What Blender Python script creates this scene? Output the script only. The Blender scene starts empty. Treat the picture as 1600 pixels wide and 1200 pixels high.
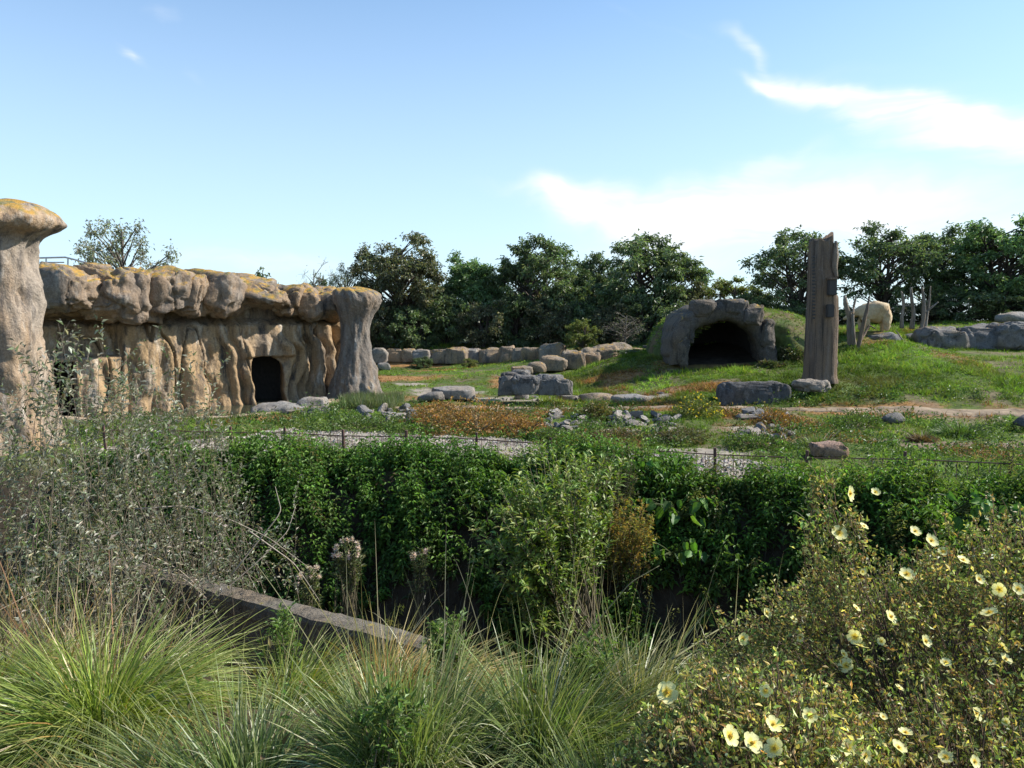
import bpy, math, random
import numpy as np
from mathutils import Vector
R = math.radians
rng = np.random.default_rng(7)
random.seed(7)
SC = bpy.context.scene
COL = SC.collection
PI = math.pi

# ------------------------------------------------------------------ camera
FPX = 1209.0
PITCH = R(4.73)
CAMZ = 3.0
cam = bpy.data.objects.new('camera', bpy.data.cameras.new('camera'))
COL.objects.link(cam)
cam.location = (0, 0, CAMZ)
cam.rotation_euler = (PI/2 - PITCH, 0, 0)
cam.data.sensor_width = 36
cam.data.lens = 36*FPX/1600
cam.data.clip_start = 0.05
cam.data.clip_end = 5000
SC.camera = cam

def ray(x, y):
    u = (x-800)/FPX; v = (600-y)/FPX
    return np.array([u, math.cos(PITCH)+v*math.sin(PITCH), -math.sin(PITCH)+v*math.cos(PITCH)])
def W(x, y, d):
    r = ray(x, y); r = r/r[1]*d
    return np.array([r[0], r[1], r[2]+CAMZ])
def G(x, y, z=0.0):
    r = ray(x, y); t = (z-CAMZ)/r[2]
    return np.array([r[0]*t, r[1]*t, z])
def m_per_px(d): return d/FPX

# ------------------------------------------------------------------ light
SUN_EL, SUN_AZ = R(38), R(8)          # azimuth counted from +X towards +Y
sd = Vector((math.cos(SUN_EL)*math.cos(SUN_AZ), math.cos(SUN_EL)*math.sin(SUN_AZ), math.sin(SUN_EL)))
sl = bpy.data.lights.new('sun', 'SUN'); sl.energy = 5.0; sl.angle = R(0.53); sl.color = (1.0, .945, .86)
so = bpy.data.objects.new('sun', sl); COL.objects.link(so)
so.rotation_euler = sd.to_track_quat('Z', 'Y').to_euler(); so.location = (20, 0, 30)

world = bpy.data.worlds.new('World'); SC.world = world; world.use_nodes = True
nt = world.node_tree; nt.nodes.clear(); N = nt.nodes; L = nt.links
def nd(t, **k):
    n = N.new(t)
    for a, b in k.items(): setattr(n, a, b)
    return n
def mth(op, a, b=None, c=None, clamp=False):
    n = N.new('ShaderNodeMath'); n.operation = op; n.use_clamp = clamp
    for i, q in enumerate((a, b, c)):
        if q is None: continue
        if isinstance(q, (int, float)): n.inputs[i].default_value = q
        else: L.new(q, n.inputs[i])
    return n.outputs[0]
sky = nd('ShaderNodeTexSky', sky_type='NISHITA', sun_disc=False)
sky.sun_elevation = SUN_EL; sky.sun_rotation = R(90)-SUN_AZ
sky.air_density = 1.0; sky.dust_density = 0.6; sky.ozone_density = 1.6; sky.altitude = 10
geo = nd('ShaderNodeTexCoord')
sep = nd('ShaderNodeSeparateXYZ'); L.new(geo.outputs['Generated'], sep.inputs[0])
az = mth('MULTIPLY', mth('ARCTAN2', sep.outputs[0], sep.outputs[1]), 57.3)
el = mth('MULTIPLY', mth('ARCSINE', sep.outputs[2]), 57.3)
comb = nd('ShaderNodeCombineXYZ'); L.new(az, comb.inputs[0]); L.new(el, comb.inputs[1])
# warped coordinates, in degrees
nz = nd('ShaderNodeTexNoise'); nz.inputs['Scale'].default_value = 0.10; nz.inputs['Detail'].default_value = 4; nz.inputs['Roughness'].default_value = .5
L.new(comb.outputs[0], nz.inputs['Vector'])
sc1 = nd('ShaderNodeSeparateColor'); L.new(nz.outputs['Color'], sc1.inputs[0])
azw = mth('ADD', az, mth('MULTIPLY', mth('SUBTRACT', sc1.outputs[0], .5), 10))
elw = mth('ADD', el, mth('MULTIPLY', mth('SUBTRACT', sc1.outputs[1], .5), 6))
# fibres drawn out along the wind
def streak(angle, sx, sy, det=6):
    mp = nd('ShaderNodeMapping'); mp.inputs['Rotation'].default_value = (0, 0, R(angle)); mp.inputs['Scale'].default_value = (sx, sy, 1)
    c = nd('ShaderNodeCombineXYZ'); L.new(azw, c.inputs[0]); L.new(elw, c.inputs[1]); L.new(c.outputs[0], mp.inputs[0])
    t = nd('ShaderNodeTexNoise'); t.inputs['Scale'].default_value = 1; t.inputs['Detail'].default_value = det; t.inputs['Roughness'].default_value = .58
    L.new(mp.outputs[0], t.inputs['Vector']); return t.outputs['Fac']
st1 = streak(14, .045, .42); st2 = streak(-4, .05, .30); st3 = streak(25, .16, .6)
def azel(x, y):
    r = ray(x, y); return math.degrees(math.atan2(r[0], r[1])), math.degrees(math.asin(r[2]/np.linalg.norm(r)))
def blob(x, y, rx, ry, rot, gain):
    a0, e0 = azel(x, y); rx /= 21.1; ry /= 21.1; c, s = math.cos(R(rot)), math.sin(R(rot))
    da = mth('SUBTRACT', azw, a0); de = mth('SUBTRACT', elw, e0)
    p = mth('DIVIDE', mth('ADD', mth('MULTIPLY', da, c), mth('MULTIPLY', de, s)), rx)
    q = mth('DIVIDE', mth('SUBTRACT', mth('MULTIPLY', de, c), mth('MULTIPLY', da, s)), ry)
    r2 = mth('ADD', mth('MULTIPLY', p, p), mth('MULTIPLY', q, q))
    return mth('MULTIPLY', mth('POWER', 2.718, mth('MULTIPLY', r2, -1.0)), gain)
def addn(l):
    a = l[0]
    for b in l[1:]: a = mth('ADD', a, b)
    return a
big = addn([blob(1225, 122, 70, 10, -20, .8), blob(1320, 150, 100, 13, -17, 1.2), blob(1440, 186, 130, 19, -14, 1.3), blob(1600, 222, 170, 36, -8, 1.7), blob(1205, 78, 60, 14, -35, .75), blob(1150, 45, 60, 12, -20, .3), blob(1400, 130, 160, 26, -14, .22)])
low = addn([blob(895, 318, 60, 24, -24, 1.15), blob(1010, 335, 130, 34, -8, 1.3), blob(1180, 320, 170, 54, 8, 1.05), blob(1380, 315, 190, 36, 6, .75),
            blob(1180, 385, 330, 45, 0, .75), blob(1540, 345, 220, 50, 0, .4), blob(780, 300, 110, 8, -3, .3), blob(1190, 262, 110, 16, 22, .4)])
sml = addn([blob(243, 108, 26, 11, -20, .75), blob(290, 12, 26, 14, -10, .3), blob(342, 142, 18, 12, -70, .16), blob(380, 400, 130, 26, 0, .42), blob(520, 420, 130, 22, 0, .25),
            blob(1010, 25, 120, 10, -18, .16), blob(1450, 70, 170, 40, 10, .12), blob(250, 270, 160, 12, -4, .12)])
def shape(m, st, lo, hi):
    mr = nd('ShaderNodeMapRange', interpolation_type='SMOOTHSTEP'); mr.inputs[1].default_value = lo; mr.inputs[2].default_value = hi
    L.new(mth('MULTIPLY', m, mth('ADD', mth('MULTIPLY', st, 2.6), -.5)), mr.inputs[0]); return mr.outputs[0]
cl = mth('MAXIMUM', mth('MAXIMUM', shape(big, st1, .10, 1.45), shape(low, st2, .08, 1.35)), shape(sml, st3, .05, 1.2))
# whiter air low over the land
hz = nd('ShaderNodeMapRange', interpolation_type='SMOOTHSTEP'); hz.inputs[1].default_value = 34; hz.inputs[2].default_value = -2
hz.inputs[3].default_value = .0; hz.inputs[4].default_value = .62; L.new(el, hz.inputs[0])
mxh = nd('ShaderNodeMix', data_type='RGBA'); mxh.inputs['B'].default_value = (5.3, 6.4, 7.7, 1)
L.new(hz.outputs[0], mxh.inputs['Factor'])
skyg = nd('ShaderNodeMix', data_type='RGBA', blend_type='MULTIPLY'); skyg.inputs['Factor'].default_value = 1; skyg.inputs['B'].default_value = (.91, 1.19, 1.33, 1)
L.new(sky.outputs[0], skyg.inputs['A']); L.new(skyg.outputs['Result'], mxh.inputs['A'])
mx = nd('ShaderNodeMix', data_type='RGBA'); mx.inputs['B'].default_value = (6.5, 6.8, 7.1, 1)
L.new(mxh.outputs['Result'], mx.inputs['A']); L.new(cl, mx.inputs['Factor'])
bg = nd('ShaderNodeBackground'); bg.inputs[1].default_value = 0.10
L.new(mx.outputs['Result'], bg.inputs[0])
wo = nd('ShaderNodeOutputWorld'); L.new(bg.outputs[0], wo.inputs[0])
SC.view_settings.view_transform = 'Standard'; SC.view_settings.look = 'None'
SC.view_settings.exposure = 0.72; SC.view_settings.gamma = 1
SC.render.engine = 'CYCLES'
SC.cycles.max_bounces = 6; SC.cycles.transparent_max_bounces = 8

# ------------------------------------------------------------------ numpy noise
def _h(ix, iy, iz, s):
    n = (ix*374761393 + iy*668265263 + iz*2147483647 + s*1274126177) & 0xffffffff
    n = ((n ^ (n >> 13))*1274126177) & 0xffffffff
    n = ((n ^ (n >> 16))*2246822519) & 0xffffffff
    return ((n ^ (n >> 15)) & 0xffffff)/16777215.0
def noise(P, s=0):
    P = np.asarray(P, float); F = np.floor(P); f = P-F; f = f*f*(3-2*f); I = F.astype(np.int64)
    x, y, z = I[..., 0], I[..., 1], I[..., 2]; u, v, w = f[..., 0], f[..., 1], f[..., 2]
    r = 0
    for a in (0, 1):
        for b in (0, 1):
            for c in (0, 1):
                r = r + _h(x+a, y+b, z+c, s)*(u if a else 1-u)*(v if b else 1-v)*(w if c else 1-w)
    return r*2-1
def fbm(P, o=4, s=0, g=.5):
    P = np.asarray(P, float); r = 0; a = 1
    for i in range(o): r = r+a*noise(P*2**i+i*17.3, s+i); a *= g
    return r
def fbm2(X, Y, sc, o=4, s=0): return fbm(np.stack([X*sc, Y*sc, np.zeros_like(X)], -1), o, s)
def sst(a, b, x):
    t = np.clip((x-a)/(b-a), 0, 1); return t*t*(3-2*t)

# ------------------------------------------------------------------ mesh helpers
def mesh_np(name, V, Fs, tint=None, smooth=False):
    if not isinstance(Fs, list): Fs = [Fs]
    Fs = [np.asarray(f, np.int32) for f in Fs if len(f)]
    V = np.asarray(V, np.float32).reshape(-1, 3)
    me = bpy.data.meshes.new(name)
    me.vertices.add(len(V)); me.vertices.foreach_set('co', V.ravel())
    nl = sum(f.size for f in Fs); npoly = sum(len(f) for f in Fs)
    me.loops.add(nl); me.loops.foreach_set('vertex_index', np.concatenate([f.ravel() for f in Fs]))
    tot = np.concatenate([np.full(len(f), f.shape[1], np.int32) for f in Fs])
    st = np.concatenate([[0], np.cumsum(tot)[:-1]]).astype(np.int32)
    me.polygons.add(npoly); me.polygons.foreach_set('loop_start', st)
    me.polygons.foreach_set('use_smooth', np.full(npoly, smooth))
    if tint is not None:
        a = me.color_attributes.new('tint', 'FLOAT_COLOR', 'POINT')
        t = np.ones((len(V), 4), np.float32); t[:, :3] = tint; a.data.foreach_set('color', t.ravel())
    me.update(calc_edges=True); me.validate()
    return me
def obj(name, me, mat=None, parent=None, loc=None, rotz=None):
    o = bpy.data.objects.new(name, me); COL.objects.link(o)
    if mat is not None and me is not None and len(me.materials) == 0: me.materials.append(mat)
    if parent is not None: o.parent = parent
    if loc is not None: o.location = [float(q) for q in loc]
    if rotz is not None: o.rotation_euler = (0, 0, rotz)
    return o
def tag(o, label=None, cat=None, group=None, kind=None):
    if label: o['label'] = label
    if cat: o['category'] = cat
    if group: o['group'] = group
    if kind: o['kind'] = kind
    return o
def empty(name, loc, label, cat, group=None, rotz=0):
    o = bpy.data.objects.new(name, None); COL.objects.link(o); o.empty_display_size = .1
    o.location = [float(q) for q in loc]; o.rotation_euler = (0, 0, rotz)
    return tag(o, label, cat, group)
def copy_tree(o, parent=None):
    c = o.copy(); COL.objects.link(c); c.parent = parent
    for ch in list(o.children): copy_tree(ch, c)
    return c
class Acc:
    """collects vertex / face / tint arrays for one mesh"""
    def __init__(s): s.V = []; s.F = {}; s.T = []; s.n = 0
    def add(s, V, Fs, T):
        V = np.asarray(V, float).reshape(-1, 3)
        if not isinstance(Fs, list): Fs = [Fs]
        for f in Fs:
            f = np.asarray(f); s.F.setdefault(f.shape[1], []).append(f+s.n)
        T = np.asarray(T, float)
        s.T.append(np.broadcast_to(T, (len(V), 3)) if T.ndim == 1 else T); s.V.append(V); s.n += len(V)
    def mesh(s, name, smooth=False):
        return mesh_np(name, np.concatenate(s.V), [np.concatenate(f) for f in s.F.values()], np.concatenate(s.T), smooth)
def nrm(v): return v/np.maximum(np.linalg.norm(v, axis=-1, keepdims=True), 1e-9)
def rdir(n, zs=1.0):
    d = rng.normal(size=(n, 3)); d[:, 2] *= zs; return nrm(d)
def tubes(P, Rr, sides=4):
    """P (S,n,3), Rr (S,n) -> verts, quads"""
    S, n, _ = P.shape
    T = nrm(np.gradient(P, axis=1)); up = np.where(np.abs(T[..., 2:3]) > .9, np.array([1., 0, 0]), np.array([0, 0, 1.]))
    A = nrm(np.cross(T, up)); B = np.cross(T, A)
    a = np.arange(sides)/sides*2*PI
    V = P[:, :, None]+Rr[:, :, None, None]*(A[:, :, None]*np.cos(a)[None, None, :, None]+B[:, :, None]*np.sin(a)[None, None, :, None])
    idx = np.arange(S*n*sides).reshape(S, n, sides); nx = np.roll(idx, -1, 2)
    F = np.stack([idx[:, :-1], nx[:, :-1], nx[:, 1:], idx[:, 1:]], -1).reshape(-1, 4)
    return V.reshape(-1, 3), F
def blades(B, D, Ln, Wd, droop, segs=4, wdir=None, tw=.75):
    """grass blades as tapered strips; droop (N,) bends them down"""
    n = len(B); t = np.linspace(0, 1, segs+1)
    P = B[:, None]+D[:, None]*(Ln[:, None]*t)[..., None]
    P[..., 2] -= (droop*Ln)[:, None]*t**2.2
    P[..., :2] += (D[:, None, :2]*(droop*Ln*.25)[:, None, None])*(t**2)[None, :, None]
    if wdir is None: wdir = nrm(np.cross(D, rdir(n)))
    w = (Wd[:, None]*(1-t**2*.999)**tw)[..., None]*.5
    V = np.stack([P-wdir[:, None]*w, P+wdir[:, None]*w], 2).reshape(-1, 3)
    i = np.arange(n*(segs+1)*2).reshape(n, segs+1, 2)
    F = np.stack([i[:, :-1, 0], i[:, :-1, 1], i[:, 1:, 1], i[:, 1:, 0]], -1).reshape(-1, 4)
    return V, F
def frame(D, Nn):
    D = nrm(D); X = nrm(np.cross(D, Nn)); Nn = np.cross(X, D); return D, X, Nn
def leaves(P, D, Nn, Ln, Wd, kind='rhomb', fold=.25, droop=.25):
    n = len(P); D, X, Z = frame(D, Nn)
    if kind == 'tri':
        pr = np.array([[0, -.5, 0], [0, .5, 0], [1, 0, 0]]); F0 = [np.array([[0, 1, 2]])]
    elif kind == 'rhomb':
        pr = np.array([[0, 0, 0], [.45, .5, fold*.5], [1, 0, -droop], [.45, -.5, fold*.5]]); F0 = [np.array([[0, 2, 1], [0, 3, 2]])]
    else:
        pr = np.array([[0, 0, 0], [.22, .38, fold*.4], [.24, 0, .02], [.22, -.38, fold*.4], [.6, .42, fold*.4-droop*.35], [.6, 0, -droop*.3], [.6, -.42, fold*.4-droop*.35], [1, 0, -droop]])
        F0 = [np.array([[0, 2, 1], [0, 3, 2], [4, 5, 7], [5, 6, 7]]), np.array([[1, 2, 5, 4], [2, 3, 6, 5]])]
    Ln = np.broadcast_to(Ln, (n,)); Wd = np.broadcast_to(Wd, (n,))
    V = P[:, None]+D[:, None]*(Ln[:, None]*pr[None, :, 0])[..., None]+X[:, None]*(Wd[:, None]*pr[None, :, 1])[..., None]+Z[:, None]*(Ln[:, None]*pr[None, :, 2])[..., None]
    k = len(pr); off = (np.arange(n)*k)[:, None, None]
    return V.reshape(-1, 3), [(f[None]+off).reshape(-1, f.shape[1]) for f in F0], k
def add_leaves(acc, P, D, Nn, Ln, Wd, tint, kind='rhomb', **kw):
    V, F, k = leaves(P, D, Nn, Ln, Wd, kind, **kw); acc.add(V, F, np.repeat(tint, k, 0))
def add_blades(acc, B, D, Ln, Wd, droop, tint, segs=4, tip=None, **kw):
    V, F = blades(B, D, Ln, Wd, droop, segs, **kw)
    T = np.repeat(tint[:, None], segs+1, 1)
    if tip is not None:
        t = (np.linspace(0, 1, segs+1)**4)[None, :, None]; T = T*(1-t)+np.asarray(tip)*t
    acc.add(V, F, np.repeat(T.reshape(-1, 3), 2, 0))
def tints(n, cols, wts=None, var=.22):
    cols = np.array(cols, float); k = rng.choice(len(cols), n, p=None if wts is None else np.array(wts)/sum(wts))
    return np.clip(cols[k]*(1+rng.normal(0, var, (n, 1)))*(1+rng.normal(0, .06, (n, 3))), .003, .95)

# ------------------------------------------------------------------ materials
def newmat(name):
    m = bpy.data.materials.new(name); m.use_nodes = True
    t = m.node_tree; b = t.nodes['Principled BSDF']; o = t.nodes['Material Output']; return m, t, b, o
def tn(t, typ, ins=None, **k):
    n = t.nodes.new(typ)
    for a, b in k.items(): setattr(n, a, b)
    for a, b in (ins or {}).items():
        if hasattr(b, 'is_output'): t.links.new(b, n.inputs[a])
        else: n.inputs[a].default_value = b
    return n
def leaf_mat(name, rough=.45, trans=.35, spec=.5, tcol=(1.25, 1.35, .55)):
    m, t, b, o = newmat(name)
    a = tn(t, 'ShaderNodeAttribute', attribute_name='tint')
    nz = tn(t, 'ShaderNodeTexNoise', {'Scale': 9.0, 'Detail': 2.0})
    mr = tn(t, 'ShaderNodeMapRange', {0: nz.outputs['Fac'], 1: .3, 2: .7, 3: .75, 4: 1.25})
    c = tn(t, 'ShaderNodeMix', {'Factor': 1.0, 'A': a.outputs['Color'], 'B': mr.outputs[0]}, data_type='RGBA', blend_type='MULTIPLY')
    t.links.new(c.outputs['Result'], b.inputs['Base Color']); b.inputs['Roughness'].default_value = rough
    b.inputs['Specular IOR Level'].default_value = spec
    c2 = tn(t, 'ShaderNodeMix', {'Factor': 1.0, 'A': c.outputs['Result'], 'B': (*tcol, 1)}, data_type='RGBA', blend_type='MULTIPLY')
    tr = tn(t, 'ShaderNodeBsdfTranslucent', {'Color': c2.outputs['Result']})
    mx = tn(t, 'ShaderNodeMixShader', {0: trans, 1: b.outputs[0], 2: tr.outputs[0]})
    t.links.new(mx.outputs[0], o.inputs[0]); return m
def tint_mat(name, rough=.8, bump=.3, scale=20, zs=1.0, spec=.3, lo=.7, hi=1.3):
    m, t, b, o = newmat(name)
    a = tn(t, 'ShaderNodeAttribute', attribute_name='tint')
    tc = tn(t, 'ShaderNodeTexCoord'); mp = tn(t, 'ShaderNodeMapping', {'Vector': tc.outputs['Object'], 'Scale': (1, 1, zs)})
    nz = tn(t, 'ShaderNodeTexNoise', {'Vector': mp.outputs[0], 'Scale': float(scale), 'Detail': 6.0, 'Roughness': .65})
    mr = tn(t, 'ShaderNodeMapRange', {0: nz.outputs['Fac'], 1: .3, 2: .7, 3: lo, 4: hi})
    c = tn(t, 'ShaderNodeMix', {'Factor': 1.0, 'A': a.outputs['Color'], 'B': mr.outputs[0]}, data_type='RGBA', blend_type='MULTIPLY')
    t.links.new(c.outputs['Result'], b.inputs['Base Color']); b.inputs['Roughness'].default_value = rough; b.inputs['Specular IOR Level'].default_value = spec
    bp = tn(t, 'ShaderNodeBump', {'Height': nz.outputs['Fac'], 'Strength': bump, 'Distance': .05}); t.links.new(bp.outputs[0], b.inputs['Normal'])
    return m
def rock_mat(name, base, warm, dark, lichen=.0, lich=(.42, .235, .045), streak=1.0, sc=1.0, warmth=.5, pale=None, spots=.3):
    m, t, b, o = newmat(name)
    tc = tn(t, 'ShaderNodeTexCoord'); g = tn(t, 'ShaderNodeNewGeometry')
    pos = g.outputs['Position']
    def nzv(scale, zs=1, det=6, rough=.6):
        mp = tn(t, 'ShaderNodeMapping', {'Vector': pos, 'Scale': (1, 1, zs)})
        return tn(t, 'ShaderNodeTexNoise', {'Vector': mp.outputs[0], 'Scale': scale*sc, 'Detail': float(det), 'Roughness': rough}).outputs['Fac']
    def ramp(v, a, c): return tn(t, 'ShaderNodeMapRange', {0: v, 1: a, 2: c}, interpolation_type='SMOOTHSTEP').outputs[0]
    def mix(f, a, c, bt='MIX'):
        n = tn(t, 'ShaderNodeMix', {'Factor': f, 'A': a, 'B': c}, data_type='RGBA', blend_type=bt); return n.outputs['Result']
    c4 = lambda c: (*c, 1)
    v = mix(ramp(nzv(.7, .35), .5-.22*warmth-.05, .72-.3*warmth), c4(base), c4(warm))
    v = mix(ramp(nzv(3.2, .16*streak, 8, .7), .46, .68), v, c4(dark))
    if pale: v = mix(ramp(nzv(2.1, .2*streak, 8, .7), .52, .72), v, c4(pale))
    fine = nzv(14, 1, 8, .7)
    v = mix(1.0, v, tn(t, 'ShaderNodeMapRange', {0: fine, 1: .25, 2: .75, 3: .6, 4: 1.35}).outputs[0], 'MULTIPLY')
    if spots: v = mix(tn(t, 'ShaderNodeMath', {0: ramp(nzv(26, 1, 3), .62, .7), 1: spots}, operation='MULTIPLY').outputs[0], v, (.55, .53, .46, 1))
    if lichen:
        sp = tn(t, 'ShaderNodeSeparateXYZ', {0: g.outputs['Normal']})
        up = ramp(sp.outputs[2], .35, .85); k = ramp(nzv(2.0, 1, 8, .75), .62-.22*lichen, .68-.2*lichen)
        f = tn(t, 'ShaderNodeMath', {0: up, 1: k}, operation='MULTIPLY').outputs[0]
        lc = mix(ramp(nzv(5, 1, 4), .4, .65), c4(lich), (.16, .15, .06, 1)); v = mix(f, v, lc)
    t.links.new(v, b.inputs['Base Color']); b.inputs['Roughness'].default_value = .85; b.inputs['Specular IOR Level'].default_value = .25
    h = tn(t, 'ShaderNodeMath', {0: fine, 1: nzv(4, .5, 8, .65)}, operation='ADD').outputs[0]
    bp = tn(t, 'ShaderNodeBump', {'Height': h, 'Strength': .75, 'Distance': .07}); t.links.new(bp.outputs[0], b.inputs['Normal'])
    return m
def plain_mat(name, col, rough=.6, metal=0.0):
    m, t, b, o = newmat(name)
    nz = tn(t, 'ShaderNodeTexNoise', {'Scale': 18.0, 'Detail': 4.0}); mr = tn(t, 'ShaderNodeMapRange', {0: nz.outputs['Fac'], 1: .3, 2: .7, 3: .7, 4: 1.3})
    c = tn(t, 'ShaderNodeMix', {'Factor': 1.0, 'A': (*col, 1), 'B': mr.outputs[0]}, data_type='RGBA', blend_type='MULTIPLY')
    t.links.new(c.outputs['Result'], b.inputs['Base Color']); b.inputs['Roughness'].default_value = rough; b.inputs['Metallic'].default_value = metal; return m
M_LEAF = leaf_mat('foliage', .5, .3)
M_LEAFG = leaf_mat('glossy_foliage', .5, .35, .3)
M_TREE = leaf_mat('tree_foliage', .42, .36, .6, (1.1, 1.2, .6))
M_SILVER = leaf_mat('silver_foliage', .5, .32, .5, (1.1, 1.1, .85))
M_GRASS = leaf_mat('grass_blades', .4, .35, .5, (1.15, 1.2, .5))
M_MEADOW = leaf_mat('meadow_blades', .7, .35, .15, (1.15, 1.2, .5))
M_BARK = tint_mat('bark', .85, .5, 12, .25)
M_STEM = tint_mat('stems', .7, .2, 30)
M_PETAL = leaf_mat('petal', .55, .35, .3, (1.1, 1.1, .8))
M_GROUND = tint_mat('ground_soil', .95, .8, 3.5, 1, .1, .6, 1.4)
M_GRAVEL = tint_mat('gravel', .9, .9, 22, 1, .2, .6, 1.35)
M_CLIFF = rock_mat('ochre_rock_render', (.26, .20, .14), (.35, .235, .125), (.06, .052, .046), 0, warmth=.42, pale=(.47, .41, .33), spots=.12)
M_CAP = rock_mat('brown_cap_rock', (.205, .165, .13), (.27, .185, .115), (.08, .07, .062), .8, warmth=.35, streak=1.2, pale=(.32, .285, .24))
M_PILLAR = rock_mat('pillar_rock', (.31, .255, .20), (.38, .25, .14), (.10, .085, .075), .9, warmth=.35, pale=(.55, .50, .43))
M_PILLAR2 = rock_mat('grey_pillar_rock', (.17, .15, .13), (.22, .16, .11), (.085, .078, .07), .8, warmth=.3, pale=(.33, .32, .295))
M_ROCK = rock_mat('grey_rock', (.165, .16, .155), (.19, .165, .14), (.07, .07, .07), .15, warmth=.3, streak=4, sc=1.6)
M_ROCKM = rock_mat('mossy_rock', (.23, .19, .145), (.30, .21, .13), (.10, .09, .08), .45, warmth=.4, streak=2)
M_ROCKL = rock_mat('pale_rock', (.27, .255, .235), (.30, .25, .20), (.12, .115, .11), .1, warmth=.3, streak=4, sc=2)
M_DARKROCK = rock_mat('dark_rock', (.09, .09, .093), (.11, .10, .095), (.045, .045, .045), 0, warmth=.3, streak=3, sc=2, pale=(.2, .2, .2), spots=.1)
M_CONC = rock_mat('old_concrete', (.19, .165, .13), (.21, .16, .11), (.06, .055, .045), .12, (.30, .24, .08), warmth=.3, streak=2, sc=3)
M_WOOD = rock_mat('weathered_wood', (.155, .12, .095), (.21, .145, .095), (.05, .04, .033), 0, warmth=.5, streak=.25, sc=2.6, pale=(.26, .21, .17), spots=0)
M_PALEWOOD = rock_mat('pale_dead_wood', (.22, .185, .15), (.28, .21, .15), (.09, .075, .06), 0, warmth=.3, streak=.5, sc=4, pale=(.42, .38, .33), spots=0)
M_RUST = plain_mat('rusty_iron', (.10, .045, .035), .7)
M_STEEL = plain_mat('galvanised_steel', (.5, .5, .5), .35, .8)
CAVE_M = rock_mat('cave_rock', (.10, .09, .08), (.125, .10, .075), (.045, .042, .038), .4, warmth=.4, streak=3)
M_BLACK = plain_mat('shade_black_lining', (.028, .025, .022), .95)  # near-black colour stands in for shade inside the cave and doorways

# ------------------------------------------------------------------ terrain height
def fenceY(X): return 15.5-.27*np.clip(X, -6.8, 16)
def nearY(X): return np.where(X > -3.33, np.maximum(6.5-.588*(X+3.33), 2.75), 6.5-.5*(np.maximum(X, -10)+3.33))
CP = []
for X in (-16, -8, 0, 8, 16):
    CP += [(X, float(fenceY(X))+.2, 0), (X, float(fenceY(X))-3, 0)]
for a in [(600, 640, 26), (750, 640, 26), (900, 640, 26.2), (1100, 638, 26.2), (1250, 640, 25.9), (1400, 646, 24.9), (1600, 655, 23.5),
          (600, 600, 36), (750, 600, 36), (590, 571, 51), (680, 571, 51), (760, 571, 51), (590, 546, 53), (680, 546, 53), (760, 545, 53), (850, 545, 50),
          (880, 590, 37), (930, 600, 33), (1000, 577, 33.5), (1060, 572, 33.2), (1130, 572, 33), (1190, 570, 33), (1100, 600, 30), (1000, 612, 31), (1150, 630, 27.3), (1220, 600, 29),
          (1282, 598, 28.2), (1400, 562, 31), (1330, 610, 27.5), (1400, 632, 25.7), (1500, 558, 31), (1600, 562, 31), (1600, 622, 26), (1500, 615, 26.3), (1700, 560, 31), (1800, 620, 26),
          (1330, 528, 34), (1450, 545, 34.3), (1560, 547, 34.3), (1345, 517.5, 34.6), (1366, 516.5, 34.5), (1388, 517.5, 34.6), (1450, 514, 38), (1600, 506, 38), (1360, 517, 36), (1260, 540, 35), (1800, 500, 40),
          (840, 583, 38.5), (930, 575, 39.5), (1005, 560, 42), (1040, 545, 44), (900, 548, 47), (1000, 540, 50),
          (600, 536, 58), (800, 536, 60), (1000, 530, 58), (1180, 520, 50), (1400, 508, 48), (1600, 503, 47), (1750, 495, 50), (1250, 515, 44)]:
    CP.append(tuple(W(*a)))
CP += [(-20, 30, .1), (-25, 45, .5), (-20, 60, 1.2), (-35, 40, .5), (40, 30, 1.5), (40, 50, 3), (-40, 70, 1.3), (0, 75, 1.5), (40, 75, 3), (-30, 15, .3), (-7, 33, .1), (-12, 40, .3), (4.6, 36, 1.25), (9.5, 36.8, 1.9), (9.0, 41, 2.2), (6, 42, 2.0), (-14, 21, .1), (-10, 20, 0)]
CP = np.array(CP)
def _solve():
    P = CP[:, :2]; D = np.linalg.norm(P[:, None]-P[None], axis=-1); n = len(P)
    A = np.zeros((n+1, n+1)); A[:n, :n] = -D+np.eye(n)*-.05*0; A[:n, n] = 1; A[n, :n] = 1
    return np.linalg.solve(A, np.concatenate([CP[:, 2], [0]]))
WT = _solve()
def rbf(X, Y):
    sh = X.shape; X = X.ravel(); Y = Y.ravel(); out = np.zeros_like(X)
    for i in range(0, len(X), 20000):
        d = np.sqrt((X[i:i+20000, None]-CP[None, :, 0])**2+(Y[i:i+20000, None]-CP[None, :, 1])**2+.15)
        out[i:i+20000] = -d@WT[:-1]+WT[-1]
    return out.reshape(sh)
POOL = np.array([(-13.6, 23.9), (-11.6, 23.6), (-9.9, 23.9), (-8.6, 25.0), (-8.15, 26.7), (-7.3, 28.6), (-6.8, 30.6), (-8.5, 33.5), (-16, 29.5), (-18.5, 24.5), (-16, 23.2)])
def sdpoly(X, Y, P):
    d = np.full(X.shape, 1e9); ins = np.zeros(X.shape, bool)
    for i in range(len(P)):
        a = P[i]; b = P[(i+1) % len(P)]; e = b-a
        t = np.clip(((X-a[0])*e[0]+(Y-a[1])*e[1])/(e@e), 0, 1)
        d = np.minimum(d, np.hypot(X-a[0]-t*e[0], Y-a[1]-t*e[1]))
        c = ((a[1] > Y) != (b[1] > Y)) & (X < (b[0]-a[0])*(Y-a[1])/(b[1]-a[1]+1e-12)+a[0]); ins ^= c
    return np.where(ins, -d, d)
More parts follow.
